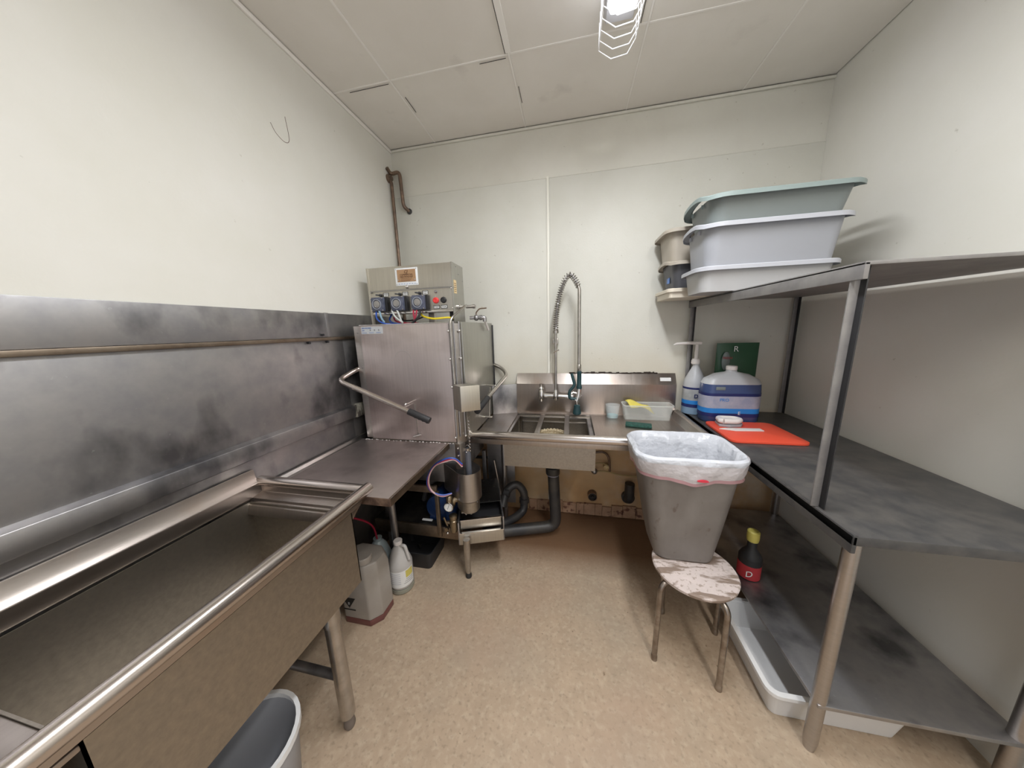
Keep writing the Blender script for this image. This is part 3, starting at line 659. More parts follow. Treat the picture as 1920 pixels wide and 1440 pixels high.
# pressure gauge and brass regulator
t = thing('pressure_gauge', (.595, -.72, .43), 'round white-faced pressure gauge on a brass valve', 'gauge')
MB().lathe([(.027, .01), (.030, .008), (.030, -.012), (.026, -.014), (.026, -.010)], (.603, -.735, .468), 'y', 24).build('case', M['tube'], t)
f = MB().lathe([(.0262, 0), (.0262, -.001)], (.603, -.7455, .468), 'y', 24).build('dial', M['gauge'], t)
for k in range(11):
    a = rad(-30+24*k); MB().tube([(.603+.019*cos(a), -.7468, .468+.019*sin(a)), (.603+.024*cos(a), -.7468, .468+.024*sin(a))], .0007, 4).build('tick', M['ink_black'], f)
MB().tube([(.597, -.7475, .455), (.609, -.7475, .484)], .0011, 4).build('needle', M['ink_black'], f)
MB().lathe([(.020, .0), (.020, .03), (.014, .04)], (.603, -.725, .493), 'z', 8).build('hex_fitting', M['brass'], t)
t = thing('brass_regulator', (.605, -.72, .28), 'upright rounded brass valve body under the pressure gauge', 'valve')
MB().lathe([(.008, .285), (.020, .293), (.0245, .31), (.0245, .368), (.021, .372), (.021, .385), (.025, .387), (.025, .402), (.012, .408)], (.618, -.722, 0), 'z', 18).build('valve_body', M['brass'], t)
MB().tube([(.618, -.722, .355), (.575, -.728, .352)], .011, 8).build('side_port', M['brass'], t)
MB().tube([(.583, -.735, .335), (.566, -.742, .395)], .006, 6).build('lever', M['brass'], t)
MB().lathe([(.012, -.01), (.012, .01)], (.578, -.735, .315), 'y', 6).build('hex_nut', M['brass'], t)
MB().sphere((.585, -.745, .292), .008, seg=8).build('bolt', M['chrome'], t)
# bundle of coloured tubes looping from the post
for nm, mt, off, lab in (('blue', M['hose_blue'], 0, 'blue plastic tube looping out from the lower corner post'), ('red', M['hose_red'], .008, 'dark red plastic tube in the loop beside the gauge'), ('pink', M['hose_pink'], .015, 'pale pinkish tube in the loop left of the scrap cup')):
    tag(MB().tube(smooth_path([(.700, -.727, .742-off), (.665, -.745, .782-off*.5), (.62, -.76, .786-off), (.555, -.77, .752-off*.4), (.512+off*.3, -.775, .69), (.500+off*.6-.006, -.77, .625), (.515+off*.3, -.765, .575), (.57, -.75, .548-off*.5), (.62, -.72, .545)], 8), .0052, 8).build('plastic_tube', mt), lab, 'tube')

# ------------------------------------------------------------------ drain pipes
t = thing('sink_drain_pipe', (1.20, -.3, 0), 'fat black drain pipe dropping from the basin and turning along the floor', 'pipe')
MB().tube(round_path([(1.190, -.30, .64), (1.215, -.285, .075), (.70, -.43, .06)], .075, 8), .040, 20).build('drain_pipe', M['black_pipe'], t)
MB().lathe([(.047, .495), (.049, .50), (.049, .545), (.043, .548)], (1.1935, -.298, 0), 'z', 20).build('slip_nut', M['black_pipe'], t)
MB().lathe([(.0435, .487), (.0435, .496)], (1.194, -.298, 0), 'z', 20).build('pale_ring', mat('pale_ring', (.25, .25, .3), .3), t)
t = thing('black_trap', (.90, -.2, .2), 'black plastic trap pipe curling beside the stand', 'pipe')
MB().tube(smooth_path([(.82, -.30, .20), (.835, -.25, .275), (.875, -.22, .325), (.925, -.20, .325), (.965, -.20, .27), (.968, -.20, .20), (.96, -.22, .13), (.91, -.28, .105), (.83, -.36, .10)], 8), .030, 16).build('trap_pipe', M['black_pipe'], t)
MB().lathe([(.037, -.018), (.037, .018)], (.968, -.20, .205), 'z', 18).build('slip_nut', M['black_pipe'], t)
MB().lathe([(.036, -.02), (.036, .02)], (.845, -.245, .285), 'x', 18).build('slip_nut', M['black_pipe'], t)

# ------------------------------------------------------------------ sink table at the back
SK = thing('sink_table', (1.39, -.30, 0), 'stainless prep sink with drainboards and raised backsplash along the back wall', 'sink')
t = SK
XL, XR = .728, 2.030; BX0, BX1, BY0, BY1 = .915, 1.458, -.495, -.075; ZD = .860
dk = MB()
dk.prism([(XL, -.555), (BX0, -.555), (BX0, -.052), (.905, -.052), (XL, -.115)], ZD-.006, ZD, lambda p, s: Vector((p[0], p[1], s)))
dk.box((BX1, -.555, ZD-.006), (XR, -.052, ZD)); dk.box((BX0, BY1, ZD-.006), (BX1, -.052, ZD)); dk.box((BX0, -.555, ZD-.006), (BX1, BY0, ZD))
dk.build('drainboard', M['steel_sink'], t, smooth=0)
MB().lathe([(.024, .70), (.026, .705), (.026, XR+.01)], (0, -.580, .868), 'x', 20).build('front_roll', M['steel_roll'], t)
B((.70, -.596, .818), (XR, -.588, .862)).build('front_apron', M['steel_sink'], t, bevel=.003)
MB().prism([(XR-.035, ZD-.004), (XR-.028, ZD+.002), (XR-.008, .905), (XR+.014, .915), (XR+.030, .905), (XR+.030, .85), (XR-.0, .85)], -.60, -.055, lambda p, s: Vector((p[0], s, p[1]))).build('right_roll', M['steel'], t, bevel=.004)
bs = MB().prism([(-.052, ZD-.004), (-.052, 1.088), (-.008, 1.163), (-.006, 1.163), (-.006, ZD-.004)], .905, 2.028, lambda p, s: Vector((s, p[0], p[1]))).build('backsplash', M['steel_sink'], t, bevel=.001, smooth=18)
B((1.925, -.001, 0), (1.995, .0, .026), Matrix.Translation((0, -.0385, 1.112)) @ Matrix.Rotation(rad(-30), 4, 'X')).build('paper_tag', M['label_white'], bs)
wg = MB(); wg.prism([(XL, -.118), (.905, -.055), (.905, -.043), (XL, -.106)], ZD-.004, 1.086, lambda p, s: Vector((p[0], p[1], s)))
wg.build('splash_wing', M['steel_dark'], t, bevel=.0015)
B((.914, -.054, .862), (2.0, -.0525, .8655)).build('seam_bead', M['steel_roll'], bs, smooth=0)
# basin: walls and bottom
ba = MB(); zb = .642
ba.box((BX0-.014, BY0-.018, zb), (BX0, BY1+.014, ZD-.007)); ba.box((BX1, BY0-.018, zb), (BX1+.002, BY1+.014, ZD-.007))
ba.box((BX0, BY0-.018, zb), (BX1, BY0, ZD-.007)); ba.box((BX0, BY1, zb), (BX1, BY1+.014, ZD-.007)); ba.box((BX0, BY0, zb), (BX1, BY1, zb+.006))
ba.build('basin', M['steel_bowl'], t, smooth=0)
B((BX0, BY1-.016, ZD-.030), (BX1, BY1, ZD-.018)).build('basin_ledge', M['steel'], t, bevel=.002)
B((BX0+.01, BY1-.010, ZD-.065), (BX1, BY1, ZD-.058)).build('basin_ledge', M['steel'], t, bevel=.002)
for x in (1.105, 1.288):
    B((x-.016, BY0, ZD-.018), (x+.016, BY1-.001, ZD-.006)).build('cross_bar', M['steel'], t, bevel=.002)
MB().lathe([(.009, .65), (.009, ZD-.012)], (.945, -.10, 0), 'z', 12).build('basin_post', M['tube'], t)
B((.915, BY0, ZD-.018), (.935, BY1-.018, ZD-.008)).build('side_bar', M['steel'], t, bevel=.002)
B((BX1-.03, BY0+.02, ZD-.075), (BX1-.001, BY1-.02, ZD-.02)).build('basin_side_flange', M['steel_dark'], t, bevel=.003)
for x, y in ((1.98, -.50), (1.98, -.10), (.81, -.16)):
    MB().lathe([(.014, 0), (.020, .05), (.020, .852)], (x, y, 0), 'z', 14).build('leg', M['steel_dark'], t)
MB().tube([(.73, -.16, .50), (.792, -.16, .10)], .008, 8).build('brace_rod', M['steel'], t)
# dried mould bead above the splash
random.seed(11); g = MB(); x = 1.30
while x < 1.90:
    w = random.uniform(.008, .03); hh = random.uniform(-.001, .008); g.box((x, -.010-random.random()*.004, 1.160), (x+w, .0, 1.166+hh)); x += w*.8
tag(g.build('mould_bead', M['dirt'], bevel=.002, kind='stuff'), 'black mouldy sealant line along the top of the backsplash', 'sealant')
# cream net bowl in the basin
t = thing('woven_strainer', (1.19, -.28, .65), 'cream woven strainer bowl sitting in the basin under the cross bars', 'strainer')
c0 = Vector((1.185, -.27, 0))
MB().lathe([(.03, .649), (.075, .655), (.112, .70), (.118, .735), (.112, .762), (.095, .778), (.085, .772), (.088, .755), (.075, .70), (.02, .67)], c0, 'z', 28).build('bowl', M['cream_net'], t)
for k in range(26):
    a = 2*pi*k/26; MB().sphere((c0.x+.099*cos(a), c0.y+.099*sin(a), .776), .012, (1, 1, .6), 6).build('weave_knot', M['cream_net'], t)

# ------------------------------------------------------------------ pre-rinse faucet
t = thing('prerinse_faucet', (1.20, -.055, 1.0), 'tall pre-rinse spray faucet with spring hose and dark green handle', 'faucet')
MB().tube([(1.095, -.095, 1.012), (1.325, -.095, 1.002)], .0155, 14).build('faucet_body', M['chrome'], t)
MB().lathe([(.010, .965), (.020, .985), (.023, 1.0), (.023, 1.045), (.017, 1.055), (.017, 1.062), (.020, 1.065), (.012, 1.075), (.012, 1.085), (.014, 1.1)], (1.100, -.105, 0), 'z', 16).build('valve_bonnet', M['chrome'], t)
for x in (1.10, 1.205, 1.32):
    MB().lathe([(.020, -.052), (.020, -.060), (.012, -.065), (.012, -.09)], (x, 0, 1.007), 'y', 14).build('wall_flange', M['chrome'], t)
MB().lathe([(.012, .975), (.022, .990), (.022, 1.02), (.016, 1.04), (.013, 1.055)], (1.205, -.098, 0), 'z', 16).build('riser_hub', M['chrome'], t)
MB().tube([(1.205, -.098, 1.04), (1.205, -.098, 1.50)], .0098, 14).build('riser', M['tube'], t)
B((1.180, -.098, 1.385), (1.222, -.001, 1.427)).build('wall_bracket', M['tube'], t, bevel=.006)
MB().tube([(1.188, -.106, 1.325), (1.205, -.112, 1.335), (1.228, -.106, 1.345)], .004, 6).build('spring_clip', M['tube'], t)
MB().sphere((1.330, -.11, .985), .011, seg=8).build('valve_cap', M['chrome'], t)
path = smooth_path([(1.205, -.098, 1.475), (1.207, -.10, 1.55), (1.218, -.11, 1.65), (1.242, -.12, 1.75), (1.272, -.14, 1.818), (1.305, -.155, 1.838), (1.334, -.165, 1.805), (1.358, -.170, 1.758)], 12)
MB().tube(path, .0070, 10).build('inner_hose', M['steel_dark'], t)
# spring: helix around the path
Ls = [0]
for i in range(1, len(path)): Ls.append(Ls[-1]+(path[i]-path[i-1]).length)
hel = []; turns = 33; n = turns*12; fr = Vector((0, 1, 0))
for k in range(n+1):
    s = Ls[-1]*k/n; i = 1
    while i < len(path)-1 and Ls[i] < s: i += 1
    f = (s-Ls[i-1])/max(1e-9, Ls[i]-Ls[i-1]); p = path[i-1].lerp(path[i], f); tg = (path[i]-path[i-1]).normalized()
    nn = (fr - tg*fr.dot(tg)).normalized(); bn = tg.cross(nn); a = 2*pi*turns*k/n
    hel.append(p + .0180*(cos(a)*nn+sin(a)*bn))
MB().tube(hel, .0029, 6).build('spring', M['coil'], t)
MB().lathe([(.022, 1.462), (.022, 1.480), (.012, 1.482)], (1.205, -.098, 0), 'z', 16).build('spring_collar', M['tube'], t)
MB().tube([(1.352, -.170, 1.775), (1.362, -.172, 1.74), (1.366, -.175, 1.24)], .0112, 14).build('spray_tube', M['tube'], t)
MB().lathe([(.0135, 1.20), (.0150, 1.215), (.0150, 1.245), (.012, 1.25)], (1.367, -.176, 0), 'z', 8).build('hex_coupling', M['tube'], t)
MB().lathe([(.013, 1.078), (.0185, 1.082), (.0195, 1.095), (.0155, 1.105), (.0155, 1.195), (.017, 1.20), (.012, 1.205)], (1.369, -.178, 0), 'z', 18).build('grip_sleeve', M['green_grip'], t)
MB().tube([(1.369, -.18, 1.08), (1.364, -.185, 1.03), (1.352, -.19, .995)], .0175, 12).build('spray_valve', M['chrome'], t)
MB().tube([(1.362, -.185, 1.045), (1.325, -.18, 1.052)], .012, 10).build('valve_stem', M['tube'], t)
MB().tube([(1.355, -.19, 1.06), (1.385, -.19, 1.035), (1.352, -.195, .985)], .0055, 8).build('hose_guard', M['chrome'], t)
MB().tube([(1.352, -.19, 1.0), (1.355, -.19, .965)], .008, 10).build('neck', M['chrome'], t)
MB().lathe([(.023, .900), (.0285, .905), (.027, .925), (.022, .945), (.021, .965), (.012, .970)], (1.356, -.19, 0), 'z', 20).build('spray_head', M['green_grip'], t)
MB().tube(round_path([(1.318, -.185, 1.188), (1.325, -.19, 1.16), (1.340, -.195, 1.108), (1.302, -.195, 1.066), (1.304, -.195, 1.012), (1.352, -.195, 1.012)], .02, 5), .0105, 10, radii=None).build('spray_lever', M['green_grip'], t)
MB().sphere((1.346, -.205, 1.005), .006, seg=8).build('pivot_screw', M['chrome'], t)

# ------------------------------------------------------------------ things on the right drainboard
def tub(x0, x1, y0, y1, z0, z1, taper, r, th=.004, n=5):
    a = [rrect(x0+taper, x1-taper, y0+taper, y1-taper, r*.8, z0, n), rrect(x0, x1, y0, y1, r, z1, n),
         rrect(x0+th, x1-th, y0+th, y1-th, r, z1, n), rrect(x0+taper+th, x1-taper-th, y0+taper+th, y1-taper-th, r*.8, z0+th, n)]
    return MB().loft(a)
t = thing('clear_tray', (1.82, -.10, ZD), 'clear plastic tray with a yellow cloth in it, on the drainboard', 'tray')
tub(1.668, 1.985, -.172, -.060, ZD+.001, .962, .014, .018, .003).build('tray_body', M['caddy'], t)
rr = MB(); rr.loft([rrect(1.664, 1.989, -.176, -.056, .02, .960), rrect(1.664, 1.989, -.176, -.056, .02, .966), rrect(1.671, 1.982, -.169, -.063, .018, .966), rrect(1.671, 1.982, -.169, -.063, .018, .960)], cap=False)
rr.build('tray_rim', mat('clear_rim', (.8, .82, .78), .2, alpha=.5), t)
cl = MB(); vs = []
for j in range(7):
    for i in range(9):
        u, v = i/8, j/6; vs.append(Vector((1.69+.15*u+.03*v, -.085-.06*v+.01*sin(u*5), .982-.03*v-.035*u*u+.008*sin(7*u+4*v))))
cl._add(vs, [(j*9+i, j*9+i+1, (j+1)*9+i+1, (j+1)*9+i) for j in range(6) for i in range(8)])
o = cl.build('yellow_cloth', M['cloth']); md = o.modifiers.new('thick', 'SOLIDIFY'); md.thickness = .005
tag(o, 'crumpled yellow cleaning cloth hanging over the edge of the clear tray', 'cloth')
t = thing('clear_cup', (1.605, -.105, ZD), 'small clear plastic cup holding a little pale blue liquid', 'cup')
MB().lathe([(.040, .861), (.0475, .945), (.050, .948), (.050, .953), (.046, .953), (.0375, .864)], (1.605, -.108, 0), 'z', 28).build('cup_body', M['cup'], t)
MB().lathe([(.036, .8645), (.0375, .880)], (1.605, -.108, 0), 'z', 24).build('liquid', M['cyan'], t)
sp = MB(); random.seed(9)
sp.box((-.078, -.034, 0), (.078, .034, .016))
o = sp.build('scouring_pad', M['sponge'], bevel=.006, loc=(0, 0, 0)); o.location = (1.742, -.285, ZD+.0005); o.rotation_euler = (0, 0, rad(-12))
tag(o, 'dark green scouring pad lying in front of the clear tray', 'scouring pad')

# ------------------------------------------------------------------ worktable and shelf unit at the right
t = thing('worktable', (2.39, -.66, 0), 'dark-topped worktable with undershelf at the right of the sink', 'table')
B((2.092, -1.30, .870), (2.700, -.012, .900)).build('tabletop', M['worktop'], t, bevel=.003)
B((2.092, -1.30, .845), (2.104, -.012, .9035)).build('side_edge', M['worktop'], t, bevel=.003)
B((2.14, -1.25, .205), (2.69, -.10, .220)).build('undershelf', M['steel_dark'], t, bevel=.003)
for x, y in ((2.155, -1.23), (2.155, -.12), (2.67, -1.23), (2.67, -.12)):
    MB().lathe([(.015, 0), (.02, .04), (.02, .875)], (x, y, 0), 'z', 14).build('leg', M['steel'], t)
t = thing('wall_shelf', (2.39, -.6, .9), 'grey metal shelf on posts holding the stacked tubs', 'shelf')
B((2.078, -1.20, 1.640), (2.700, -.010, 1.650)).build('shelf_board', M['shelf'], t, bevel=.002)
B((2.078, -1.20, 1.604), (2.090, -.010, 1.648)).build('shelf_lip', M['shelf'], t, bevel=.002)
for x, y in ((2.094, -.035), (2.094, -1.16), (2.67, -.035), (2.67, -1.16)):
    B((x-.013, y-.003, .9045), (x+.013, y+.001, 1.642)).build('post', M['shelf'], t, bevel=.001)
    B((x+.009, y-.022, .9045), (x+.013, y-.003, 1.642)).build('post', M['black'], t, bevel=.001)

def storage_tub(name, x0, x1, y0, y1, z0, h, mt, rim, label, taper=.022, arch=.0, r=.045, lip=.022, sag=0.0):
    z1 = z0+h; t = thing(name, ((x0+x1)/2, (y0+y1)/2, z0), label, 'tub', None)
    tub(x0, x1, y0, y1, z0, z1-.004, taper, r, .004).build('tub_body', mt, t)
    def ring(off, zz, n=5):
        out = []
        pts = rrect(x0-off, x1+off, y0-off, y1+off, r+off, zz, n)
        pl = []
        for i, p in enumerate(pts):          # subdivide so the ends can dip
            q = pts[(i+1) % len(pts)]; seg = max(1, int((q-p).length/.03))
            for k in range(seg): pl.append(p.lerp(q, k/seg))
        ym, yh = (y0+y1)/2, (y1-y0)/2
        for p in pl:
            e = max(0, 1-abs(p.x-(x0-off))/.06, 1-abs(p.x-(x1+off))/.06)
            out.append(Vector((p.x, p.y, p.z + arch*e*(1-min(1, abs(p.y-ym)/yh)**2) )))
        return out
    R = [ring(0, z1-.006), ring(lip, z1-.010), ring(lip+.002, z1-.020), ring(lip+.004, z1-.020), ring(lip+.004, z1-.004), ring(lip, z1), ring(-.002, z1), ring(-.006, z1-.004)]
    n = min(len(q) for q in R)
    if len(set(len(q) for q in R)) > 1:      # resample to equal counts
        R2 = []
        for q in R:
            R2.append([q[int(i*len(q)/n)] for i in range(n)])
        R = R2
    MB().loft(R, cap=False).build('tub_rim', rim, t)
    for s in (x0-.006, ):
        for dy in ((-.2, .2) if arch > .02 else ()):
            y = (y0+y1)/2+dy*(y1-y0)
            B((s-.004, y-.002, z1-.026), (s+.006, y+.002, z1-.008)).build('rim_rib', rim, t)
    return t
# back stack
storage_tub('flat_tray', 1.868, 2.40, -.300, -.025, 1.651, .052, M['bin_cream'], M['bin_cream'], 'cream shallow plastic tray lying upside down at the bottom of the back stack', .004, 0, .02, .006)
storage_tub('storage_tub', 1.888, 2.42, -.270, -.035, 1.704, .150, M['bin_dark'], M['bin_beige'], 'charcoal plastic tub with a pale rim and blue sticker', .022, .018, .04, .024)
storage_tub('storage_tub', 1.862, 2.42, -.275, -.032, 1.856, .172, M['bin_beige'], M['bin_beige'], 'beige plastic tub on top of the charcoal one', .020, 0, .04, .028)
d_ = [o for o in S.objects if o.get('label') == 'charcoal plastic tub with a pale rim and blue sticker'][0]
B((1.8935, -.185, 1.745), (1.8975, -.145, 1.778)).build('blue_sticker', mat('pale_blue_sticker', (.10, .22, .55), .4), d_)
# front stack
storage_tub('storage_tub', 1.925, 2.48, -.565, -.325, 1.651, .115, M['bin_clear'], M['rim_white'], 'frosted shallow tub at the bottom of the front stack', .016, .0, .05, .018)
storage_tub('storage_tub', 1.925, 2.48, -.59, -.325, 1.768, .180, M['bin_grey'], M['rim_white'], 'tall light grey tub in the middle of the front stack', .018, .022, .06, .026)
storage_tub('storage_tub', 1.925, 2.48, -.61, -.325, 1.950, .110, M['bin_green'], M['bin_green_rim'], 'grey-green tub on top of the front stack', .022, .028, .06, .030)

# jugs on the worktop
def jug_profile(c, r, z0, h, mt, t, neck=.019, squash=.85, name='jug_body', frac=.62, seg=28):
    prof = [(r*.90, 0), (r, .012), (r, h*.10), (r, h*frac), (r*.93, h*(frac+.06)), (r*.62, h*.82), (r*.34, h*.94), (neck, h*.965), (neck, h)]
    rings = []
    for rad_, hh in prof:
        rg = []
        for k in range(seg):
            a = 2*pi*k/seg; q = 1.0
            rg.append(Vector((c[0]+rad_*cos(a)*q, c[1]+rad_*sin(a)*q, z0+hh)))
        rings.append(rg)
    return MB().loft(rings).build(name, mt, t)
def band(c, r, z0, z1, mt, t, a0=0, a1=360, name='label_band', seg=30):
    rings = []
    for rr_, z in ((r, z0), (r, z1)):
        rings.append([Vector((c[0]+rr_*cos(rad(a0+(a1-a0)*k/seg)), c[1]+rr_*sin(rad(a0+(a1-a0)*k/seg)), z)) for k in range(seg+1)])
    o = MB().loft(rings, cap=False, closed=False).build(name, mt, t); return o
ZT = .9015
t = thing('soap_jug', (2.118, -.10, ZT), 'milky gallon soap jug with a white pump top and long spout', 'jug')
C1 = (2.128, -.076)
jug_profile(C1, .066, ZT, .335, M['jug'], t)
band(C1, .0665, ZT+.004, ZT+.050, M['liq_pale'], t, name='liquid_band')
band(C1, .0674, ZT+.050, ZT+.072, M['ink_navy'], t); band(C1, .0674, ZT+.072, ZT+.098, M['label_blue'], t)
band(C1, .0674, ZT+.098, ZT+.172, M['label_silver'], t); band(C1, .0674, ZT+.172, ZT+.185, M['ink_navy'], t)
a_ = rad(-80); text('D', 'label_letter', .034, M['ink_navy'], t, (C1[0]-.010, C1[1]-.0695, ZT+.128), (1, 0, 0), (0, 0, 1), bold=.0008)
MB().lathe([(.024, 0), (.026, .006), (.026, .022), (.022, .034), (.012, .036)], (C1[0]-.004, C1[1], ZT+.335), 'z', 16).build('pump_collar', M['cap_white'], t)
MB().lathe([(.011, .365), (.012, .40), (.010, .46), (.014, .465)], (C1[0]-.004, C1[1], ZT), 'z', 14).build('pump_stem', M['cap_white'], t)
MB().tube([(C1[0]+.020, C1[1], ZT+.472), (C1[0]-.05, C1[1], ZT+.474), (C1[0]-.13, C1[1], ZT+.470), (C1[0]-.146, C1[1], ZT+.462)], .008, 10, radii=[.0125, .010, .008, .004]).build('pump_spout', M['cap_white'], t)
t = thing('detergent_jug', (2.25, -.18, ZT), 'wide rectangular jug of dark blue detergent with a white cap', 'jug')
def jr(w, d, r, z): return [Vector((2.268+p.x, -.222+p.y, z)) for p in rrect(-w, w, -d, d, r, 0, 5)]
MB().loft([jr(.150, .062, .05, ZT), jr(.158, .068, .055, ZT+.012), jr(.158, .068, .055, ZT+.19), jr(.155, .066, .055, ZT+.235)]).build('detergent', M['liq_blue'], t)
MB().loft([jr(.1555, .0665, .055, ZT+.2352), jr(.142, .060, .05, ZT+.262), jr(.09, .042, .035, ZT+.292), jr(.030, .026, .024, ZT+.305), jr(.024, .022, .02, ZT+.322)]).build('jug_shoulder', M['jug'], t)
MB().lathe([(.029, 0), (.029, .020), (.025, .023)], (2.268, -.222, ZT+.318), 'z', 18).build('jug_cap', M['cap_white'], t)
for z0, z1, mt in ((.038, .060, M['ink_navy']), (.060, .090, M['label_blue']), (.090, .165, M['label_lilac']), (.165, .182, M['ink_navy'])):
    MB().loft([jr(.1592, .0692, .055, ZT+z0), jr(.1592, .0692, .055, ZT+z1)], cap=False).build('label_band', mt, t)
text('PRO', 'label_letter', .026, M['label_blue'], t, (2.215, -.2918, ZT+.142), (1, 0, 0), (0, 0, 1))
text('E', 'label_letter', .028, M['ink_white'], t, (2.30, -.2918, ZT+.062), (1, 0, 0), (0, 0, 1))
B((2.165, -.2912, ZT+.203), (2.215, -.2890, ZT+.222)).build('handle_recess', M['bag_grey'], t, bevel=.001)
t = thing('green_pouch', (2.36, -.06, ZT), 'dark green pouch standing upright behind the detergent jug', 'pouch')
pb = MB(); rings = []
for k in range(9):
    f = k/8; th = .045*(1-f)**.7+.004; w = .12
    rings.append([Vector((2.362+w*cos(a)*(1 if abs(cos(a)) > .1 else 1), -.072+th*sin(a), ZT+.001+.468*f)) for a in [2*pi*i/20 for i in range(20)]])
pb.loft(rings); pb.build('pouch_body', M['bag_green'], t)
text('R', 'pouch_letter', .05, M['ink_white'], t, (2.345, -.0925, ZT+.43), (1, 0, 0), (0, 0, 1))
MB().sphere((2.290, -.098, ZT+.355), .032, (.75, .25, 1.9)).build('printed_figure', M['bag_grey'], t)
text('FRESH', 'pouch_letter', .020, M['ink_red'], t, (2.292, -.112, ZT+.375), (1, 0, 0), (0, 0, 1))
# red cutting board, brush and scraper
def flat(poly, z0, z1): return MB().prism(poly, z0, z1, lambda p, s: Vector((p[0], p[1], s)))
bd = [(v.x, v.y) for v in rrect(2.112, 2.46, -.62, -.298, .035, 0, 6)]
tag(flat(bd, ZT, ZT+.012).build('cutting_board', M['board'], bevel=.002), 'orange-red cutting board lying on the dark worktop', 'cutting board')
t = thing('scrub_brush', (2.19, -.36, ZT+.0125), 'white iron-shaped scrub brush lying on the red cutting board', 'brush')
bo = [(2.150, -.40), (2.158, -.33), (2.20, -.312), (2.27, -.33), (2.285, -.37), (2.26, -.405), (2.20, -.42)]
flat(bo, ZT+.0125, ZT+.028).build('bristles', M['bin_grey'], t, bevel=.004)
hb = MB(); hb.tube(round_path([(2.160, -.395, ZT+.045), (2.168, -.335, ZT+.045), (2.25, -.34, ZT+.045), (2.272, -.37, ZT+.045), (2.24, -.402, ZT+.045), (2.17, -.402, ZT+.045)], .02), .015, 10)
hb.tube([(2.17, -.402, ZT+.045), (2.160, -.395, ZT+.045), (2.162, -.38, ZT+.045)], .015, 10)
hb.build('brush_handle', M['cap_white'], t)
tag(flat([(2.128, -.45), (2.165, -.435), (2.34, -.425), (2.34, -.465), (2.20, -.475)], ZT+.0125, ZT+.018).build('plastic_scraper', M['cap_white'], bevel=.002), 'thin white plastic scraper blade on the front of the red board', 'scraper')
# cans on the undershelf, white crate on the floor
t = thing('label_can', (2.20, -.66, .221), 'dark bottle with colourful label glimpsed behind the grey trash bin', 'bottle')
MB().lathe([(.045, 0), (.048, .005), (.048, .11), (.040, .13), (.020, .16), (.020, .20)], (2.215, -.70, .221), 'z', 20).build('bottle_body', M['black'], t)
band((2.215, -.70), .0486, .225, .30, M['ink_red'], t); band((2.215, -.70), .0486, .30, .33, M['black'], t)
MB().lathe([(.024, 0), (.026, .012), (.026, .05), (.02, .055)], (2.215, -.70, .42), 'z', 14).build('bottle_cap', M['label_yellow'], t)
text('D', 'label_letter', .045, M['ink_white'], t, (2.19, -.7495, .262), (1, 0, 0), (0, 0, 1))
t = thing('white_crate', (2.25, -.95, 0), 'white plastic crate on the floor under the worktable', 'crate')
tub(2.06, 2.50, -1.17, -.78, .001, .13, .02, .03, .006).build('crate_body', M['white_plastic'], t)
MB().loft([rrect(2.045, 2.515, -1.185, -.765, .04, .122), rrect(2.045, 2.515, -1.185, -.765, .04, .136), rrect(2.063, 2.497, -1.167, -.783, .03, .136), rrect(2.063, 2.497, -1.167, -.783, .03, .122)], cap=False).build('crate_rim', M['white_plastic'], t)

# ------------------------------------------------------------------ stool and trash bin
SX, SY, SZ = 1.857, -.935, .435
t = thing('stool', (SX, SY, 0), 'small round stool with peeling white paint on steel tube legs', 'stool')
MB().lathe([(.155, SZ-.022), (.166, SZ-.018), (.168, SZ-.006), (.163, SZ)], (SX, SY, 0), 'z', 48).build('seat', M['seat'], t)
for fx, fy in ((1.694, -1.026), (1.924, -1.100), (2.016, -.855), (1.795, -.785)):
    d = Vector((fx-SX, fy-SY, 0)); n_ = d.normalized()
    top = Vector((SX, SY, 0))+n_*.085
    pts = round_path([(top.x, top.y, SZ-.032), (SX+n_.x*.178, SY+n_.y*.178, SZ-.034), (fx, fy, .014)], .045, 7)
    l = MB().tube(pts, .0115, 12).build('leg', M['stool_leg'], t)
    MB().lathe([(.0135, .0), (.0135, .02), (.012, .026)], (fx, fy, 0), 'z', 12).build('foot', M['stool_leg'], l)
TB0 = SZ+.001
t = thing('trash_bin', (1.82, -.80, TB0), 'tall grey rectangular trash bin with a white liner standing on the stool', 'trash bin')
def tr(f, off=0, n=6):
    x0 = 1.700+(1.612-1.700)*f; x1 = 1.955+(2.030-1.955)*f; y0 = -.925+(-.948+.925)*f; y1 = -.700+(-.632+.700)*f
    r = .055+.02*f
    return rrect(x0-off, x1+off, y0-off, y1+off, r+off, TB0+.505*f, n)
MB().loft([tr(0, -.02), [Vector((p.x, p.y, p.z+.006)) for p in tr(0, -.004)], [Vector((p.x, p.y, p.z+.02)) for p in tr(0, .0)], tr(.3), tr(.6), tr(.985), tr(.985, -.004), tr(.6, -.004), tr(.03, -.004)]).build('bin_body', M['trash'], t)
MB().loft([tr(.975, .001), tr(.975, .012), tr(1, .012), tr(1, -.003), tr(.975, -.003)], cap=False).build('bin_rim', M['trash'], t)
# liner
t = thing('bin_liner', (1.82, -.78, TB0+.4), 'white translucent liner draped over the trash bin rim with pink drawstring', 'bin liner')
random.seed(4)
def dens(ring, m_=3):
    out = []
    for i, p in enumerate(ring):
        q = ring[(i+1) % len(ring)]
        for k in range(m_): out.append(p.lerp(q, k/m_))
    return out
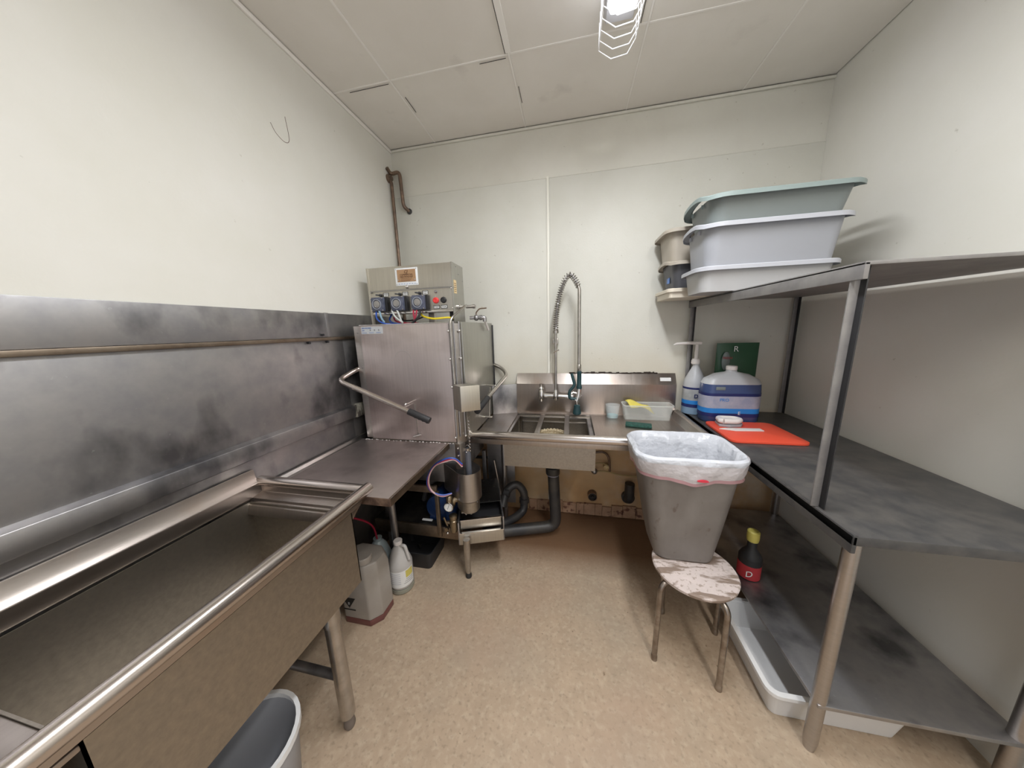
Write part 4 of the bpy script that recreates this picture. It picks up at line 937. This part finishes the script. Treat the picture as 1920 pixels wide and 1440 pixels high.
# straight sides need more points than corners
def ring_even(f, off, cnt=140):
    rg = tr(f, off); L = [0]
    for i in range(len(rg)): L.append(L[-1]+(rg[(i+1) % len(rg)]-rg[i]).length)
    out = []
    for k in range(cnt):
        s = L[-1]*k/cnt; i = 0
        while L[i+1] < s: i += 1
        out.append(rg[i].lerp(rg[(i+1) % len(rg)], (s-L[i])/max(1e-9, L[i+1]-L[i])))
    return out
CX, CY = 1.82, -.775
def wob(ring, amp, ph, dz=0, az=0, fr_=5):
    out = []
    for p in ring:
        a = math.atan2(p.y-CY, p.x-CX); w = amp*(sin(fr_*a+ph)+.6*sin(2.3*fr_*a+2*ph)+.4*sin(4.1*fr_*a+ph*3))
        n_ = Vector((cos(a), sin(a), 0)); out.append(p+n_*w+Vector((0, 0, dz+az*sin(3*a+ph)+az*.5*sin(7*a+ph))))
    return out
inner = [wob(ring_even(1, .0165), .0008, 1, .004), wob(ring_even(1, .006), .001, 1, .012), wob(ring_even(1, -.010), .002, 1, .004), wob(ring_even(.93, -.016), .006, 2), wob(ring_even(.78, -.02), .009, 2.6), wob(ring_even(.55, -.03), .012, 3.2), wob(ring_even(.3, -.05), .014, 4), wob(ring_even(.12, -.08), .012, 4.4)]
il = MB(); il.loft(inner, cap=False); il.build('inner_liner', M['liner'], t, smooth=60)
b_ = ring_even(.12, -.08); flb = MB(); flb.loft([wob(b_, .012, 4.4), [Vector((CX, CY, p.z-.01)) for p in b_]], cap=False); flb.build('liner_bottom', M['liner'], t)
outer = [wob(ring_even(1, .0165), .0008, 1, .004), wob(ring_even(1, .0195), .0008, 1, -.006), wob(ring_even(.97, .019), .0018, 2), wob(ring_even(.93, .021), .003, 2.4), wob(ring_even(.88, .020), .0035, 3, 0, .006), wob(ring_even(.845, .017), .0035, 3.2, 0, .010)]
MB().loft(outer[:3], cap=False).build('rim_fold', M['liner'], t, smooth=60)
MB().loft(outer[2:], cap=False).build('outer_skirt', M['skirt'], t, smooth=60)
hem = [outer[-1], [p+Vector((0, 0, -.014)) for p in wob(outer[-1], .001, 5)]]
MB().loft(hem, cap=False).build('drawstring_hem', M['pink'], t, smooth=60)
ta = MB(); vs = [Vector((1.845+.022*cos(a), -.9735-.003, .864+.007*sin(a)*(1 if sin(a) > 0 else .6))) for a in [2*pi*i/16 for i in range(16)]]
ta.prism([(v.x, v.z) for v in vs], -.9745, -.9705, lambda p, s: Vector((p[0], s, p[1]))); ta.build('drawstring_tab', M['redtape'], t)

# ------------------------------------------------------------------ front-left sink
t = thing('compartment_sink', (.27, -1.9, 0), 'deep stainless sink with thick rolled rim at the left front', 'sink')
SX1, SYB, SYF, RZ = .535, -1.300, -2.75, .905
MB().tube([(.03, SYB, RZ), (SX1, SYB, RZ)], .0205, 18).build('rim_roll', M['steel_roll'], t)
MB().tube([(SX1, SYB+.020, RZ), (SX1, SYF, RZ)], .0215, 18).build('rim_roll', M['steel_roll'], t, bevel=.004)
MB().prism([(SYB-.012, RZ-.004), (SYB-.012, RZ-.04), (SYB-.05, RZ-.048), (SYB-.052, RZ-.06), (SYB-.075, RZ-.064), (SYB-.085, RZ-.10), (SYB-.078, RZ-.104), (SYB-.0, RZ-.05)], .03, SX1-.02, lambda p, s: Vector((s, p[0], p[1]))).build('back_shoulder', M['steel_sink'], t, bevel=.003)
MB().prism([(SX1-.010, RZ-.012), (SX1-.012, RZ-.052), (SX1-.028, RZ-.058), (SX1-.034, RZ-.050), (SX1-.032, RZ-.012)], SYB-.02, SYF, lambda p, s: Vector((p[0], s, p[1]))).build('side_shoulder', M['steel_sink'], t, bevel=.002)
zb = .560
for (a, b) in ((-1.365, -1.98), (-2.03, -2.70)):
    w = MB(); X0, X1 = .05, .520
    w.box((X1-.004, b, zb), (X1, a, RZ-.055)); w.box((X0, b, zb), (X0+.004, a, RZ-.055)); w.box((X0, a-.004, zb), (X1, a, RZ-.055)); w.box((X0, b, zb), (X1, b+.004, RZ-.055)); w.box((X0, b, zb-.004), (X1, a, zb))
    w.build('basin', M['steel_bowl'], t, smooth=0)
B((.03, -2.03, RZ-.07), (SX1-.015, -1.98, RZ-.058)).build('divider', M['steel_sink'], t, bevel=.003)
MB().prism([(.0135, RZ-.05), (.045, RZ-.05), (.045, RZ+.0), (.026, RZ+.02), (.020, RZ+.055), (.0135, RZ+.055)], SYB-.01, SYF, lambda p, s: Vector((p[0], s, p[1]))).build('wall_lip', M['steel_sink'], t, bevel=.003)
for x, y in ((.478, -1.478), (.478, -2.62), (.09, -1.478), (.09, -2.62)):
    l = MB().lathe([(.020, .055), (.026, .062), (.026, .48), (.0285, .485), (.0285, .556)], (x, y, 0), 'z', 20).build('leg', M['tube'] if x > .3 else M['steel_dark'], t)
    MB().lathe([(.017, 0), (.021, .012), (.019, .03), (.017, .06)], (x, y, 0), 'z', 14).build('foot', M['rubber_foot'], l)
MB().tube([(.09, -1.478, .245), (.462, -1.478, .240)], .0155, 14).build('cross_brace', M['steel_dark'], t)
t = thing('white_bucket', (.350, -1.715, 0), 'white plastic bucket at the floor under the left sink, rim just showing', 'bucket')
MB().lathe([(.105, .001), (.11, .006), (.134, .275), (.131, .275), (.107, .012)], (.350, -1.715, 0), 'z', 32).build('bucket_body', M['bin_grey'], t)
MB().lathe([(.134, .268), (.142, .268), (.142, .288), (.130, .288), (.130, .27)], (.350, -1.715, 0), 'z', 32, cap=False).build('bucket_rim', M['white_plastic'], t)
# ------------------------------------------------------------------ jugs on the floor at the left
t = thing('chemical_carboy', (.235, -1.02, 0), 'big dusty square carboy with pink liquid in its base', 'jug')
def oct_(x0, x1, y0, y1, ch, z): return [Vector(p+(z,)) for p in ((x0+ch, y0), (x1-ch, y0), (x1, y0+ch), (x1, y1-ch), (x1-ch, y1), (x0+ch, y1), (x0, y1-ch), (x0, y0+ch))]
a = (.112, .348, -1.125, -.945)
MB().loft([oct_(*a, .045, .0), oct_(*a, .045, .035)]).build('pink_base', M['liq_pink'], t, bevel=.006)
MB().loft([oct_(*a, .045, .0355), oct_(*a, .045, .29), oct_(a[0]+.012, a[1]-.012, a[2]+.012, a[3]-.012, .045, .345), oct_(a[0]+.05, a[1]-.05, a[2]+.04, a[3]-.04, .03, .352)]).build('carboy_body', M['jug_f'], t, bevel=.008)
MB().lathe([(.038, 0), (.040, .008), (.040, .030), (.036, .034)], (.272, -1.075, .348), 'z', 24).build('screw_cap', M['jug_f'], t)
MB().tube(round_path([(.145, -1.06, .345), (.150, -1.06, .375), (.20, -1.06, .375), (.205, -1.06, .345)], .02), .012, 10).build('carry_handle', M['jug_f'], t)
st_ = [(.165, .115), (.195, .075), (.225, .115), (.195, .155)]
hz = MB().prism([(.150, .160), (.232, .160), (.191, .098)], -1.1258, -1.1252, lambda p, s: Vector((p[0], s, p[1]))).build('hazard_label', M['ink_black'], t, smooth=0)
B((.158, -1.1262, .085), (.226, -1.1254, .092)).build('label_line', M['ink_black'], t, smooth=0)
text('8', 'hazard_number', .022, M['label_grey'], t, (.191, -1.1263, .125), (1, 0, 0), (0, 0, 1))
t = thing('gallon_jug', (.335, -.875, 0), 'pale gallon jug with white label and handle on the floor', 'jug')
C2 = (.330, -.872)
jug_profile(C2, .068, 0.03, .265, M['jug_g'], t, .018, frac=.52)
MB().lathe([(.062, .001), (.068, .008), (.068, .0295)], (C2[0], C2[1], 0), 'z', 28).build('liquid_base', M['liq_clear'], t)
MB().lathe([(.024, 0), (.0245, .018), (.021, .021)], (C2[0], C2[1], .293), 'z', 18).build('jug_cap', M['cap_white'], t)
MB().tube(round_path([(C2[0]+.014, C2[1]-.004, .282), (C2[0]+.045, C2[1]-.004, .287), (C2[0]+.066, C2[1]-.006, .20)], .022, 6), .0095, 10).build('handle', M['jug_g'], t)
lb = band(C2, .0685, .05, .155, M['label_white'], t, 195, 370, 'paper_label')
yb = band(C2, .0689, .105, .150, M['label_yellow'], t, 325, 365, 'yellow_block')
for k in range(6):
    band(C2, .0689, .140-.013*k, .1425-.013*k, M['label_lilac'], t, 212, 300, 'label_line', 12)
for k in range(3):
    band(C2, .0689, .095-.012*k, .097-.012*k, M['ink_black'], t, 325-6*k, 362, 'label_line', 12)
t = thing('open_jug', (.10, -.80, 0), 'open bluish jug with a red hose in its neck, behind the carboy', 'jug')
C3 = (.150, -.815)
jug_profile(C3, .078, 0, .255, M['jug_b'], t, .021, frac=.45)
MB().lathe([(.025, .245), (.025, .262), (.018, .262), (.018, .24)], (C3[0], C3[1], 0), 'z', 18, cap=False).build('neck_ring', M['jug_b'], t)
tag(MB().tube(smooth_path([(.18, -1.30, .62), (.12, -1.20, .60), (.13, -1.05, .56), (.13, -.93, .47), (.145, -.84, .36), (.150, -.815, .23)], 8), .0055, 8).build('red_hose', M['hose_red']), 'thin dark red hose arching down into the open jug', 'hose')
t = thing('black_tub', (.30, -.62, 0), 'black rubber tub on the floor below the machine stand', 'tub')
tub(.16, .455, -.745, -.50, .001, .115, .014, .03, .006).build('tub_body', M['black'], t)
MB().lathe([(.006, 0), (.012, .02), (.012, .03)], (.3, -.60, .03), 'z', 10).build('drain_plug', M['dark'], t)
